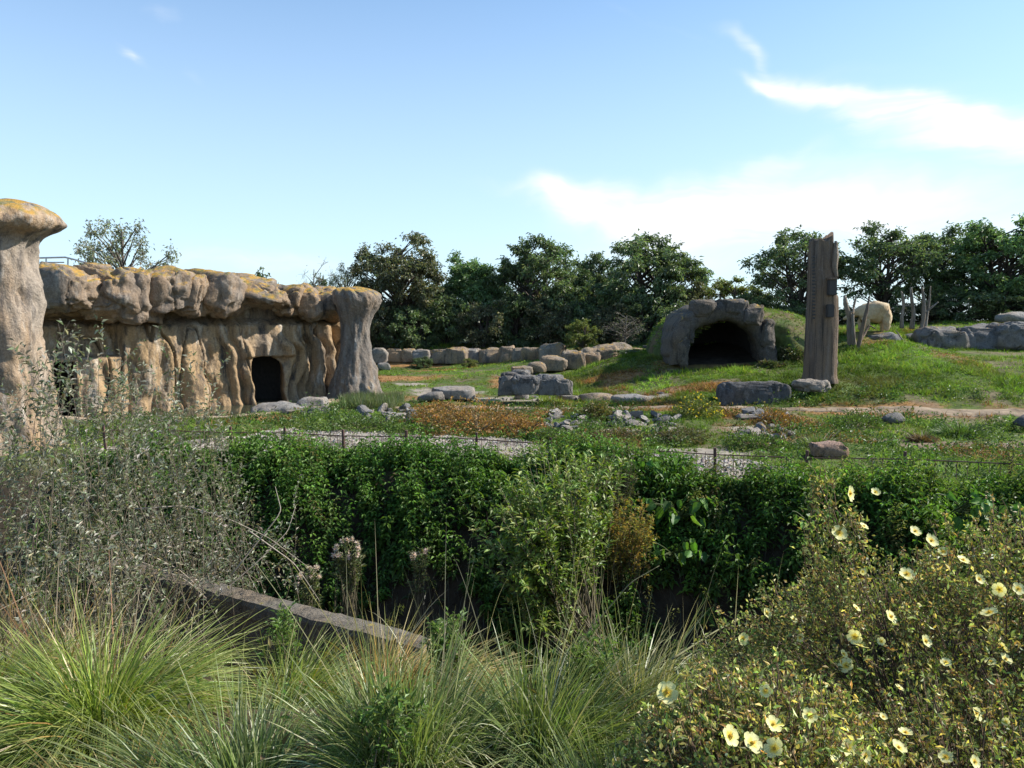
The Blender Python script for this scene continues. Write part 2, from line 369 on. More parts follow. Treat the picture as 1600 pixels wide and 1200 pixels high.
def H(X, Y):
    X = np.asarray(X, float); Y = np.asarray(Y, float)
    e = rbf(np.clip(X, -45, 45), np.clip(Y, 5, 78))
    far = sst(60, 110, np.hypot(X, Y)); e = e*(1-far)+1.6*far
    e = e+.05*fbm2(X, Y, .7, 3, 3)+.022*fbm2(X, Y, 3.1, 2, 5)
    e = e+(-1.0-e)*sst(.25, -.55, sdpoly(X, Y, POOL))
    t = (fenceY(X)-.75-Y)/3.0+.10*fbm2(X, Y, .6, 3, 9)
    s = sst(0, 1, t); z = e*(1-s)-2.9*s+np.where((t > .02) & (t < 1.2), .14*fbm2(X, Y, 1.7, 3, 11), 0)
    nb = 1.5-1.15*sst(2.7, 4.7, Y)+.04*fbm2(X, Y, 1.5, 2, 21)
    k = sst(.05, -.15, Y-nearY(X)-.02)
    return z*(1-k)+nb*k
def Hs(x, y): return float(H(np.array([x]), np.array([y]))[0])

# painted kinds of ground, as ellipses on the ground: (px x, px y, rx m, ry m, strength)
ORANGE = [(730, 655, 1.9, 2.2, 1), (800, 668, 1.3, 1.2, 1), (640, 570, 2.6, 1.6, 1), (700, 578, 3, 1.3, .9), (800, 597, 1.2, 2.6, 1), (620, 592, 1.8, 2.0, .9), (1215, 655, 1.3, 1.6, .9), (1350, 643, 2.6, .7, .8), (1060, 622, 2.6, 1.0, .8),
          (950, 612, 1.4, 1.2, .7), (420, 655, .9, .8, .8), (1480, 648, 1.5, .6, .8), (1180, 640, 3.0, .5, .7), (1000, 640, 3.5, .6, .6), (860, 650, 1.2, 1.0, .5)]
DIRT = [(1330, 575, .9, 1.2, 1), (1340, 590, .8, .5, .8), (1450, 545, 3.0, 1.0, .8), (1430, 590, 1.0, .5, .7), (1480, 625, 1.5, .7, 1), (1580, 632, 2.0, .8, 1), (1420, 632, 1.4, .35, .8), (1300, 600, 1.2, .5, .5), (1240, 610, 1.2, .5, .4),
        (1320, 545, .9, 1.6, .9), (980, 602, 1.3, .8, .8), (1560, 555, 2.0, .6, .6), (1200, 580, 1.2, .5, .5)]
PALE = [(700, 612, 1.6, 2.2, 1), (830, 625, 2.6, .9, .9), (980, 625, 2.2, .7, .8), (640, 600, 1, 1, .5), (900, 660, 1.0, .9, .5), (1020, 668, 1.3, .8, .6), (1180, 672, 1.1, .9, .6), (1110, 705, 1.4, .7, .9)]
def emask(X, Y, lst, zg):
    m = np.zeros_like(X)
    for x, y, rx, ry, s in lst:
        z = zg
        for _ in range(3):
            c = G(x, y, z); z = Hs(c[0], c[1])
        d = ((X-c[0])/rx)**2+((Y-c[1])/ry)**2
        m = np.maximum(m, s*np.exp(-d**1.5))
    n = fbm2(X, Y, 1.1, 4, 31)*.35
    return np.clip(m+n*(m > .05), 0, 1)
def masks(X, Y):
    o = sst(.25, .6, emask(X, Y, ORANGE, 0.)); d = sst(.25, .6, emask(X, Y, DIRT, .5)); p = sst(.25, .6, emask(X, Y, PALE, 0.))
    # random dry patches
    r = fbm2(X, Y, .45, 4, 77); o = np.maximum(o, sst(.35, .7, r)*.55*(Y > 17)); d = np.maximum(d, sst(.45, .8, fbm2(X, Y, .8, 4, 55))*.6)
    return o, d, p
def path1(X): return fenceY(X)+.2, np.interp(X, [-12, -8.5, -6.8, -6, -3, 0, 1.5, 3, 5, 6.2, 12], [18, 18.6, 20.6, 21.2, 20.4, 19.2, 17.2, 17.4, 17.0, 14.3, 12.9])+.3*fbm2(X, X*0, .8, 3, 8)   # gravel by the fence
def path2(X): return np.interp(X, [-9, -6, -3, 0, 4, 8, 11, 14, 17, 22], [26.2, 26.2, 26.3, 26.5, 26.5, 26.2, 25.4, 24.4, 23.6, 22.6])

cc0 = W(1130, 572, 33)
gx = np.concatenate([-np.geomspace(900, 15, 26), np.arange(-14.8, 18.2, .15), np.geomspace(18.6, 900, 26)])
gy = np.concatenate([[-30, -12, -5, -2, -1, -.4], np.arange(0, 20, .13), np.arange(20, 62, .21), np.geomspace(63, 1400, 24)])
GX, GY = np.meshgrid(gx, gy); GZ = H(GX, GY)
nx_, ny_ = len(gx), len(gy)
ii = np.arange(nx_*ny_).reshape(ny_, nx_)
FQ = np.stack([ii[:-1, :-1], ii[:-1, 1:], ii[1:, 1:], ii[1:, :-1]], -1).reshape(-1, 4)
mo, md, mp_ = masks(GX, GY)
def mixc(a, b, m): return a*(1-m[..., None])+np.asarray(b)*m[..., None]
gn = fbm2(GX, GY, .9, 4, 41)
C = np.zeros(GX.shape+(3,))+np.array([.075, .11, .026])
C = mixc(C, (.10, .085, .045), sst(-.2, .5, gn)*.7)
C = mixc(C, (.27, .145, .06), mo*.9); C = mixc(C, (.17, .125, .085), md); C = mixc(C, (.26, .225, .18), mp_)
C = mixc(C, (.36, .28, .20), sst(1.1, .5, sdpoly(GX, GY, POOL)+.3*gn)*(GY > 20))
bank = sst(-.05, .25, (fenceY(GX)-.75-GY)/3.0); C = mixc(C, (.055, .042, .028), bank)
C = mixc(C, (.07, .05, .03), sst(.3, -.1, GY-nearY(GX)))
C = mixc(C, (.06, .07, .035), sst(56, 60, GY))
C = mixc(C, (.035, .027, .02), ((np.abs(GX-cc0[0]) < 1.75) & (GY > cc0[1]+.25) & (GY < cc0[1]+5)).astype(float))  # cave floor coloured near-black, its shade painted into the ground
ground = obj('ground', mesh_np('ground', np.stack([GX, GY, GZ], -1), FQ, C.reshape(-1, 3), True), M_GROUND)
tag(ground, kind='structure')

def strip(name, xs, y0, y1, nyy, lift, col, colvar, mat):
    X = np.repeat(xs[None], nyy, 0); t = np.linspace(0, 1, nyy)[:, None]; Y = y0[None]*(1-t)+y1[None]*t
    Z = H(X, Y)+lift; Z[0] -= .06; Z[-1] -= .06
    i = np.arange(X.size).reshape(X.shape); F = np.stack([i[:-1, :-1], i[:-1, 1:], i[1:, 1:], i[1:, :-1]], -1).reshape(-1, 4)
    c = np.array(col)*(1+colvar*fbm2(X, Y, 2.2, 4, 61)[..., None])
    return tag(obj(name, mesh_np(name, np.stack([X, Y, Z], -1), F, np.clip(c, .01, 1).reshape(-1, 3), True), mat), kind='structure')
xs = np.arange(-9.5, 6.2, .1); a, b = path1(xs)
strip('gravel_path', xs, a, b, 40, .03, (.29, .25, .20), .55, M_GRAVEL)
xs = np.arange(-8.5, 21, .12); c = path2(xs); w = .30+.10*fbm2(xs, xs*0, .6, 3, 4)+.3*sst(9, 14, xs)
strip('dirt_path', xs, c-w*.6, c+w, 12, .035, (.25, .19, .13), .25, M_GROUND)

def pebbles(n):
    X = rng.uniform(-9, 6, n); a, b = path1(X); Y = a+(b-a)*rng.random(n); Z = H(X, Y)+.035; V0 = np.array([[1, 0, 0], [0, 1, 0], [-1, 0, 0], [0, -1, 0], [0, 0, .7], [0, 0, -.4]]); F0 = np.array([[0, 1, 4], [1, 2, 4], [2, 3, 4], [3, 0, 4]])
    s = rng.uniform(.012, .045, n)[:, None, None]; A = rng.uniform(0, 6.28, n); c, d = np.cos(A), np.sin(A); V = V0[None]*s*rng.uniform(.6, 1.3, (n, 1, 3)); V = np.stack([V[..., 0]*c[:, None]-V[..., 1]*d[:, None], V[..., 0]*d[:, None]+V[..., 1]*c[:, None], V[..., 2]], -1)+np.stack([X, Y, Z], -1)[:, None]
    F = (F0[None]+(np.arange(n)*6)[:, None, None]).reshape(-1, 3); return V.reshape(-1, 3), F, np.repeat(tints(n, [(.36, .32, .27), (.24, .21, .18), (.16, .13, .10), (.45, .41, .36)], None, .2), 6, 0)
V, F, T_ = pebbles(7000); tag(obj('gravel_pebbles', mesh_np('gravel_pebbles', V, F, T_), M_GRAVEL), 'loose pebbles on the gravel path', 'gravel', kind='stuff')
# water of the pool
bmV = [(-20, 22.5, -.1), (-6, 22.5, -.1), (-6, 34, -.1), (-20, 34, -.1)]
m, t, b, o = newmat('pool_water'); b.inputs['Base Color'].default_value = (.05, .055, .035, 1); b.inputs['Roughness'].default_value = .06
nzw = tn(t, 'ShaderNodeTexNoise', {'Scale': 6.0, 'Detail': 3.0}); bp = tn(t, 'ShaderNodeBump', {'Height': nzw.outputs['Fac'], 'Strength': .12, 'Distance': .05}); t.links.new(bp.outputs[0], b.inputs['Normal'])
tag(obj('pool_water', mesh_np('pool_water', bmV, np.array([[0, 1, 2, 3]])), m), kind='structure')

# ------------------------------------------------------------------ rocks
import bmesh
_ico = {}
def ico(k):
    if k not in _ico:
        bm = bmesh.new(); bmesh.ops.create_icosphere(bm, subdivisions=k, radius=1)
        _ico[k] = (np.array([v.co[:] for v in bm.verts]), np.array([[v.index for v in f.verts] for f in bm.faces])); bm.free()
    return _ico[k]
def rock_mesh(name, rx, ry, rz, seed, sub=3, box=.7, cuts=8, amp=.07, freq=1.6, flatbase=True, crack=0, cutr=(.6, .92), flat=False):
    V, F = ico(sub); V = V.copy(); r = np.random.default_rng(seed)
    V = np.sign(V)*np.abs(V)**box; V /= max(1, 1)
    for _ in range(cuts+3):
        d = r.normal(size=3); d /= np.linalg.norm(d); h = r.uniform(*cutr)*np.abs(V@d).max()
        k = V@d; V = V-np.maximum(k-h, 0)[:, None]*d*.94
    V = V*np.array([rx, ry, rz]); s = (rx*ry*rz)**(1/3)
    nn = nrm(V/np.array([rx, ry, rz])**2)
    V = V+nn*(amp*s*fbm(V/s*freq+seed*3.1, 5, seed))[:, None]+nn*(amp*.8*s*(.35-np.abs(fbm(V/s*freq*1.3*np.array([1, 1, 1.8])+seed*1.7, 4, seed+2))))[:, None]
    if crack:
        c = np.abs(fbm(V/s*np.array([1.1, 1.1, .5])+seed, 2, seed+5)); V = V-nn*(crack*1.6*s*np.exp(-(c/.06)**2))[:, None]; V = V+nn*(.035*s*fbm(V/s*5+seed, 4, seed+7))[:, None]
    if flatbase: V[:, 2] = np.maximum(V[:, 2], -.55*rz)
    return mesh_np(name, V, F, None, not flat)
def px_rock(name, x0, x1, y0, y1, d, mat, seed, dep=.8, parent=None, sub=3, base_in=.15, **kw):
    c = W((x0+x1)/2, (y0+y1)/2, d); rx = (x1-x0)/2*m_per_px(d); rz = (y1-y0)/2*m_per_px(d)
    me = rock_mesh(name, rx*1.04, rx*dep if dep > 0 else -dep, rz*1.1, seed, sub, **kw)
    if parent is not None: c = c-np.array(parent.location)
    return obj(name, me, mat, parent, c)

# ---- the long ochre rock wall of the pool
wl = np.array([W(60, 640, 24.0)[:2], W(130, 640, 25.0)[:2], W(250, 640, 26.6)[:2], W(400, 640, 28.8)[:2], W(545, 640, 32.0)[:2]])
seg = np.linalg.norm(np.diff(wl, axis=0), axis=1); cs = np.concatenate([[0], np.cumsum(seg)]); LW = cs[-1]
ns = 360; nzv_ = 130
s_ = np.linspace(0, LW, ns); zz = np.linspace(-.9, 3.75, nzv_)
wx = np.interp(s_, cs, wl[:, 0]); wy = np.interp(s_, cs, wl[:, 1])
kk = np.ones(21)/21
wxs = np.convolve(np.pad(wx, 10, 'edge'), kk, 'valid'); wys = np.convolve(np.pad(wy, 10, 'edge'), kk, 'valid')
tx = np.gradient(wxs); ty = np.gradient(wys); tl = np.hypot(tx, ty); nxw = ty/tl; nyw = -tx/tl
SS, ZZ = np.meshgrid(s_, zz)
def wall_px(s): # approximate picture column of a place along the wall, for setting folds
    X = np.interp(s, s_, wxs); Y = np.interp(s, s_, wys); return 800+FPX*X/Y
PXC = wall_px(SS)
sw = SS+.16*fbm(np.stack([SS*.5, ZZ*.8, SS*0], -1), 3, 2)
folds = 0
fold_at = [(146, 20, .16), (186, 22, .22), (232, 24, .30), (268, 16, .20), (300, 20, .32), (335, 13, .22), (356, 9, .30), (379, 11, .44), (441, 12, .34), (460, 9, .42), (474, 7, .26), (492, 9, .50), (514, 9, .42), (537, 12, .6)]
pxw = PXC+(12*fbm(np.stack([SS*.35, ZZ*.75, SS*0], -1), 3, 12))+5*(ZZ-1.5)*np.sin(SS*1.3)
for px, wd, a_ in fold_at:
    u = (pxw-px)/wd
    folds = np.maximum(folds, a_*np.clip(1-np.abs(u)**1.7, 0, 1)**.8 if not np.isscalar(folds) or True else 0)
disp = folds*(.55+.6*sst(3.2, .5, ZZ+.6*noise(np.stack([SS*.9, SS*0, SS*0], -1), 3)))+.17*fbm(np.stack([SS*1.6, ZZ*.45, SS*0], -1), 5, 4)+.055*fbm(np.stack([SS*3, ZZ*3, SS*0], -1), 5, 14)
crk = np.abs(fbm(np.stack([SS*1.0, ZZ*.22, SS*0], -1), 3, 24)); disp -= .26*np.exp(-(crk/.035)**2)
disp += .25*sst(.4, -.6, ZZ)-.55*sst(2.75, 3.1, ZZ)*(PXC > 0)
disp -= .7*sst(196, 186, pxw)*sst(1.75, 1.85, ZZ)*sst(3.2, 3.0, ZZ)                # recess above the small door
lint = (PXC > 378) & (PXC < 452)
disp += .28*sst(376, 384, PXC)*sst(455, 446, PXC)*sst(1.55, 1.68, ZZ)*sst(2.55, 2.0, ZZ)   # bulge over the doorway
d1 = sst(386, 388.5, pxw*.3+PXC*.7)*sst(434, 431.5, pxw*.3+PXC*.7)*sst(1.66, 1.58, ZZ+.0012*(PXC-410)**2*.35)
d2 = sst(84, 86, PXC)*sst(118, 116, PXC)*sst(1.66, 1.62, ZZ)
dd12 = np.maximum(d1, d2); disp = disp*(1-dd12)
VX = np.interp(SS, s_, wxs)+disp*np.interp(SS, s_, nxw); VY = np.interp(SS, s_, wys)+disp*np.interp(SS, s_, nyw)
vw = np.hypot(VX, VY); VX, VY = VX+VX/vw*3*dd12, VY+VY/vw*3*dd12
i = np.arange(VX.size).reshape(VX.shape); F = np.stack([i[:-1, :-1], i[:-1, 1:], i[1:, 1:], i[1:, :-1]], -1).reshape(-1, 4)
bx0 = np.array([wx[ns//2], wy[ns//2], 0])
house = empty('rock_building', bx0, 'long ochre artificial rock wall with a dark doorway, lumpy overhanging top, behind the pool', 'rock wall')
obj('wall_face', mesh_np('wall_face', np.stack([VX, VY, ZZ], -1).reshape(-1, 3)-bx0, F, None, True), M_CLIFF, house)
# body behind the face (roof slab and back)
def box(a, b, c, name, mat, parent=None, rot=0, bev=0.0, loc=None):
    bm = bmesh.new(); bmesh.ops.create_cube(bm, size=1)
    for v in bm.verts: v.co.x *= a; v.co.y *= b; v.co.z *= c
    if bev: bmesh.ops.bevel(bm, geom=bm.edges[:], offset=bev, segments=2, affect='EDGES')
    me = bpy.data.meshes.new(name); bm.to_mesh(me); bm.free()
    return obj(name, me, mat, parent, loc, rot)
ra = np.stack([wxs-nxw*.5, wys-nyw*.5, np.interp(s_, [0, LW], [3.95, 3.45])], -1)[::12]; rb = np.stack([wxs-nxw*5, wys-nyw*5, np.interp(s_, [0, LW], [3.95, 3.45])], -1)[::12]
rc = rb.copy(); rc[:, 2] = -.5
n_ = len(ra); RV = np.concatenate([ra, rb, rc])-bx0; q = np.arange(n_-1)
RF = np.concatenate([np.stack([q, q+1, q+1+n_, q+n_], -1), np.stack([q+n_, q+1+n_, q+1+2*n_, q+2*n_], -1)])
obj('roof', mesh_np('roof', RV, RF), M_CAP, house)
caps = [(56, 150, 413, 490, 24.6), (120, 216, 419, 496, 25.5), (196, 244, 424, 505, 26.2), (227, 304, 423, 491, 26.8), (284, 334, 430, 491, 27.5), (318, 378, 429, 492, 28.0), (358, 448, 436, 489, 28.7),
        (432, 476, 450, 497, 29.6), (462, 508, 452, 498, 29.9), (494, 538, 458, 500, 30.5), (140, 162, 411, 440, 26.4), (286, 350, 424, 455, 29.5), (344, 425, 431, 462, 30.2), (425, 490, 446, 474, 31.0), (480, 525, 450, 472, 31.5), (415, 450, 462, 498, 29.6), (205, 260, 428, 470, 28.0)]
for k, (x0, x1, y0, y1, d) in enumerate(caps):
    d = np.interp((x0+x1)/2, [60, 130, 250, 400, 545], [24, 25, 26.6, 28.8, 32])+(-.1 if k < 10 else 1.3)
    px_rock('cap_boulder', x0-3, x1+3, y0, y1-2, d, M_CAP, 100+k, dep=-1.0 if k < 10 else -.7, parent=house, sub=5 if k < 10 else 4, box=.55, cuts=4, amp=.19, freq=1.0, flatbase=False, crack=.09)
for px_, wdt in ((411, 2.6), (101, 2.2)):
    j = int(np.argmin(np.abs(800+FPX*wxs/wys-px_))); h_ = math.hypot(wxs[j], wys[j]); c = np.array([wxs[j]*(1+1.5/h_), wys[j]*(1+1.5/h_), .55]); box(1.9, .1, 2.9, 'doorway_shade_panel', M_BLACK, house, -math.atan2(wxs[j], wys[j]), 0, c-bx0)  # black panel added in each door recess as painted shade
# frame of the small door
fr = W(101, 605, 24.4)
for (x0, x1, y0, y1) in ((78, 84, 562, 650), (117, 123, 562, 650), (78, 123, 557, 565)):
    c = W((x0+x1)/2, (y0+y1)/2, 24.75 if x0 < 100 else 25.05); c = c if x1-x0 < 30 else W(100.5, 561, 24.9)
    box((x1-x0)*m_per_px(25), .25, (y1-y0)*m_per_px(25), 'door_frame', M_CONC, house, R(38), .01, c-bx0)
rl = empty('handrail', W(100, 425, 27), 'grey steel handrail on the roof edge beside the tall left pillar', 'handrail')
def tube_obj(name, pts, r, mat, parent, sides=8):
    P = np.array(pts, float)[None]-np.array(parent.location)[None, None]; rr = np.full(P.shape[:2], r) if np.isscalar(r) else np.array(r)[None]
    V, F = tubes(P, rr, sides); return obj(name, mesh_np(name, V, F, None, True), mat, parent)
tube_obj('rail', [W(62, 403, 27), W(102, 402, 27), W(118, 406, 27), W(160, 418, 27)], .03, M_STEEL, rl)
tube_obj('rail', [W(62, 410, 27), W(100, 410, 27)], .022, M_STEEL, rl)
for x, ya, yb in ((72, 403, 424), (106, 403, 425), (154, 416, 430)): tube_obj('post', [W(x, ya, 27), W(x, yb, 27)], .028, M_STEEL, rl)

# ---- pillars
def pillar(x, d, prof, name, label, mat, seed, asym=0):
    """prof: list of (y px, left px, right px); lathe with uneven outline"""
    ys = np.array([p[0] for p in prof], float); lf = np.array([p[1] for p in prof], float); rt = np.array([p[2] for p in prof], float)
    n = 90; na = 120; t = np.linspace(0, 1, n); yy = np.interp(t, np.linspace(0, 1, len(ys)), ys)
    def sm(v):
        v = np.interp(t, np.linspace(0, 1, len(ys)), v); return np.convolve(np.pad(v, 4, 'edge'), np.ones(9)/9, 'valid')
    L_ = sm(lf); R_ = sm(rt); yy = sm(ys); mp = m_per_px(d)
    z = np.array([W(x, y, d)[2] for y in yy]); cx = (L_+R_)/2*mp; rr = (R_-L_)/2*mp
    a = np.linspace(0, 2*PI, na, endpoint=False)
    A, _ = np.meshgrid(a, t); Zm = np.repeat(z[:, None], na, 1); RR = rr[:, None]*np.ones_like(A)
    flute = .03*np.sin(A*7+2*fbm(np.stack([np.cos(A), np.sin(A), Zm*.4], -1), 2, seed))*sst(0, .25, t)[:, None]
    Pn = np.stack([np.cos(A)*1.1, np.sin(A)*1.1, Zm*.6], -1)
    RR = RR*(1+flute+.12*fbm(Pn*1.4, 5, seed)+.05*fbm(Pn*5, 4, seed+3)+.10*(.3-np.abs(fbm(Pn*np.array([1.6, 1.6, 2.4]), 4, seed+5)))-.07*np.exp(-(np.abs(fbm(Pn*np.array([1.2, 1.2, .5]), 3, seed+6))/.03)**2))
    dd = np.clip(RR.max(), 0, 9)
    X = cx[:, None]+RR*np.cos(A); Yv = RR*np.sin(A)*.92; Z = Zm+.05*fbm(Pn*2, 3, seed+9)
    Z = Z-z.min(); V = np.stack([X, Yv, Z], -1).reshape(-1, 3)
    i = np.arange(n*na).reshape(n, na); nx = np.roll(i, -1, 1)
    F = np.stack([i[:-1], i[1:], nx[1:], nx[:-1]], -1).reshape(-1, 4)
    top = np.array([[cx[0], 0, Z[0].mean()+.02]]); V = np.concatenate([V, top]); T3 = np.stack([i[0], np.roll(i[0], -1), np.full(na, n*na)], -1)
    c = W(x, 600, d); 
    return tag(obj(name, mesh_np(name, V, [F, T3], None, True), mat, None, (c[0], d, z.min())), label, 'rock pillar')
pillar(5, 18, [(313, -25, 20), (316, -60, 48), (322, -85, 72), (335, -98, 93), (350, -95, 96), (362, -82, 80), (372, -66, 60), (400, -60, 54), (440, -60, 60), (470, -62, 64), (520, -62, 62), (560, -66, 62), (620, -70, 66), (670, -78, 72), (730, -86, 80)],
       'rock_pillar', 'tall pale rock pillar at the left picture edge with orange lichen cap', M_PILLAR, 5)
pillar(560, 30, [(449, -24, -2), (451, -34, 12), (454, -38, 26), (458, -38, 35), (466, -36, 38), (476, -33, 36), (486, -30, 30), (500, -26, 20), (520, -25, 17), (545, -28, 19), (570, -36, 26), (595, -42, 33), (612, -46, 37), (640, -48, 42)],
       'rock_pillar', 'grey mushroom shaped rock pillar at the right end of the pool wall', M_PILLAR2, 9)

# ------------------------------------------------------------------ cave
cave = empty('bear_cave', W(1130, 572, 33), 'rounded rock den with a wide black mouth under a grassy mound', 'cave den')
cc = np.array(cave.location); mp = m_per_px(33)
# mouth outline (inner) and outer outline, in pixels round the mouth's centre (1134,570)
inn = [(-60, 0), (-60, -24), (-54, -47), (-38, -64), (-8, -73), (18, -71), (40, -60), (53, -42), (60, -18), (60, 2)]
out = [(-84, 2), (-84, -34), (-78, -66), (-60, -88), (-34, -99), (0, -101), (40, -96), (62, -74), (76, -40), (80, 4)]
def cat(P, n):
    P = np.array(P, float); t = np.linspace(0, len(P)-1, n); return np.stack([np.interp(t, range(len(P)), P[:, 0]), np.interp(t, range(len(P)), P[:, 1])], -1)
nc = 90; I_ = cat(inn, nc); O_ = cat(out, nc); I_ = np.stack([np.convolve(np.pad(I_[:, j], 4, 'edge'), np.ones(9)/9, 'valid') for j in (0, 1)], -1); O_ = np.stack([np.convolve(np.pad(O_[:, j], 4, 'edge'), np.ones(9)/9, 'valid') for j in (0, 1)], -1)
def P3(p, y): return np.stack([(p[:, 0]-4+4)*mp, np.full(len(p), y), -p[:, 1]*mp], -1)
rows = [P3(O_*1.0, 2.4), P3(O_*1.0, 1.2), P3(O_, .45), P3(O_*.985, .12), P3(O_*.9+I_*.1, -.1), P3(O_*.7+I_*.3, -.2), P3(O_*.5+I_*.5, -.22), P3(O_*.3+I_*.7, -.18), P3(O_*.1+I_*.9, -.08), P3(I_, .12), P3(I_, .6), P3(I_, 1.4)]
Vr = np.stack(rows); sh = Vr.shape
dn = fbm(Vr.reshape(-1, 3)*1.6+4, 5, 71).reshape(sh[:2]); cen = np.array([0, .6, .9]); Vr = Vr+nrm(Vr-cen)*(dn*.12)[..., None]+np.array([0, 1, 0])*(.16*fbm(Vr.reshape(-1, 3)*1.1+9, 3, 73).reshape(sh[:2]))[..., None]
jc = np.abs(((np.arange(nc)/nc*7.3+.2*np.sin(np.arange(sh[0])[:, None])) % 1)-.5); Vr = Vr-nrm(Vr-cen)*(.08*np.exp(-(jc/.04)**2))[..., None]
i = np.arange(sh[0]*nc).reshape(sh[0], nc); F = np.stack([i[:-1, :-1], i[:-1, 1:], i[1:, 1:], i[1:, :-1]], -1).reshape(-1, 4)
obj('cave_arch', mesh_np('cave_arch', Vr, F, None, True), CAVE_M, cave)
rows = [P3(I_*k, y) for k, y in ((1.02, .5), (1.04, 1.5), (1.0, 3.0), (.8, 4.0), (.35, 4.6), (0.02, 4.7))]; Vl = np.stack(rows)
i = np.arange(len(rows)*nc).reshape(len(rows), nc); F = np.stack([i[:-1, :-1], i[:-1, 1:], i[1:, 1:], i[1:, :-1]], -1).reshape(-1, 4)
obj('shade_black_lining', mesh_np('shade_black_lining', Vl, F, None, True), M_BLACK, cave)
for k, (x0, x1, y0, y1, dd_) in enumerate([(1056, 1074, 526, 574, 0), (1058, 1086, 488, 534, .1), (1078, 1122, 470, 494, .05), (1114, 1166, 468, 492, .12), (1158, 1194, 476, 506, -.05), (1186, 1208, 500, 540, .1), (1192, 1212, 534, 575, 0)]):
    px_rock('arch_block', x0, x1, y0, y1, 33.0+dd_, CAVE_M, 380+k, dep=-.42, parent=cave, sub=4, box=.5, cuts=5, amp=.13, flatbase=False, crack=.07)
# mound over it
na = 110; nr = 60; A = np.linspace(0, 2*PI, na, endpoint=False); Rn = np.linspace(0, 1, nr)
AA, RRn = np.meshgrid(A, Rn); mx0 = cc[0]+.75; my0 = cc[1]+3.6
asx = np.where(np.cos(AA) > 0, 5.0, 3.4); MX = mx0+RRn*np.cos(AA)*asx; MY = my0+RRn*np.sin(AA)*4.6
base = H(MX, MY); hz_ = np.sqrt(np.clip(1-RRn**2.6, 0, 1)); MZ = (base-.25)*(1-hz_)+hz_*3.62; MZ = np.maximum(MZ, base-.25)+.12*fbm2(MX, MY, .9, 4, 19)
fy = cc[1]+.35; cl_ = (MY < fy) & (np.abs(MX-cc[0]) < 2.6)
MY2 = np.where(cl_, fy, MY)
i = np.arange(nr*na).reshape(nr, na); nx = np.roll(i, -1, 1); F = np.stack([i[:-1], i[1:], nx[1:], nx[:-1]], -1).reshape(-1, 4)
hole = (cl_ & (MZ < cc[2]+2.15) & (np.abs(MX-cc[0]) < 1.7)).ravel(); fc = hole[F].any(1); F = F[~fc]
mt = mixc(np.zeros(MX.shape+(3,))+np.array([.07, .095, .03]), (.12, .09, .05), sst(-.1, .6, fbm2(MX, MY, .8, 4, 91)))
obj('earth_mound', mesh_np('earth_mound', np.stack([MX, MY2, MZ], -1)-cc, F, mt.reshape(-1, 3), True), M_GROUND, cave)
keep = (~cl_) & (RRn < .97)
MP = np.stack([MX, MY, MZ], -1)[keep]

# ------------------------------------------------------------------ free rocks
ROCKS = []
def ground_rock(x0, x1, y0, y1, mat, seed, label, name='boulder', dep=.7, d=None, group=None, cat='boulder', **kw):
    if d is None:
        z = 0.
        for _ in range(5): c = G((x0+x1)/2, y1-1, z); z = Hs(c[0], c[1])
        d = c[1]
    o = px_rock(name, x0, x1, y0, y1+1, d, mat, seed, dep=dep, **kw); ROCKS.append((o.location.x, d, (x1-x0)/2*m_per_px(d), (x1-x0)/2*m_per_px(d)*dep)); return tag(o, label, cat, group)
bc = empty('boulder_cluster', W(836, 620, 27.6), 'large dark grey rock outcrop with rounded blocks in the middle of the enclosure', 'rock outcrop')
for k, (x0, x1, y0, y1, d, s) in enumerate([(779, 815, 589, 624, 28.2, 1), (800, 842, 588, 622, 27.9, 2), (812, 843, 588, 602, 27.8, 3), (836, 874, 587, 623, 28.0, 4), (866, 894, 592, 623, 27.8, 5), (783, 812, 582, 596, 28.9, 6), (800, 828, 578, 592, 29.3, 7), (840, 880, 586, 598, 28.3, 8)]):
    px_rock('rock_block', x0, x1, y0, y1, d, M_ROCK if s % 3 else M_DARKROCK, 200+k, dep=.85, parent=bc, sub=5, box=.38, cuts=2, amp=.08, crack=.12, cutr=(.75, .95))
ground_rock(803, 826, 614, 625, M_ROCKL, 231, 'small pale stone at the foot of the large dark outcrop', sub=3)
ground_rock(1122, 1232, 598, 640, M_DARKROCK, 232, 'long dark slab like rock leaning beside the dirt path', dep=.3, box=.4, cuts=2, sub=5, d=27.1, cutr=(.7, .95), crack=.08)
ground_rock(1212, 1232, 614, 630, M_ROCK, 233, 'small grey rock at the right end of the long dark slab', dep=.8)
ground_rock(1239, 1296, 594, 615, M_ROCKL, 234, 'rugged pale boulder at the foot of the standing tree trunk', dep=.55, sub=4, amp=.2, freq=2.5, d=27.2)
ground_rock(1078, 1112, 578, 599, M_ROCKL, 235, 'angular grey boulder with lit right side in front of the cave', dep=.7, sub=4, cuts=10)
ground_rock(984, 1026, 571, 585, M_ROCK, 236, 'flat grey boulder on the slope left of the cave', dep=.6, sub=4)
ground_rock(1168, 1202, 585, 602, M_ROCKL, 237, 'wedge shaped pale rock between the cave and the trunk', dep=.6, cuts=10)
ground_rock(1302, 1322, 608, 617, M_ROCKL, 238, 'little pale stone in the grass right of the standing trunk')
ground_rock(1378, 1420, 645, 663, M_ROCK, 239, 'grey angular stone in the green herbs below the path on the right', dep=.5, cuts=10)
ground_rock(1584, 1640, 648, 670, M_DARKROCK, 240, 'dark rounded boulder at the right picture edge below the path', dep=.7)
ground_rock(1264, 1322, 690, 716, rock_mat('red_rock', (.30, .21, .17), (.36, .22, .15), (.12, .09, .08), 0, warmth=.5, streak=4, sc=2), 241, 'flat reddish layered rock lying behind the fence', dep=.6, box=.45, amp=.15, freq=2.2, sub=4)
ground_rock(1023, 1042, 612, 622, M_DARKROCK, 242, 'small dark stone on the orange ground left of the slab')
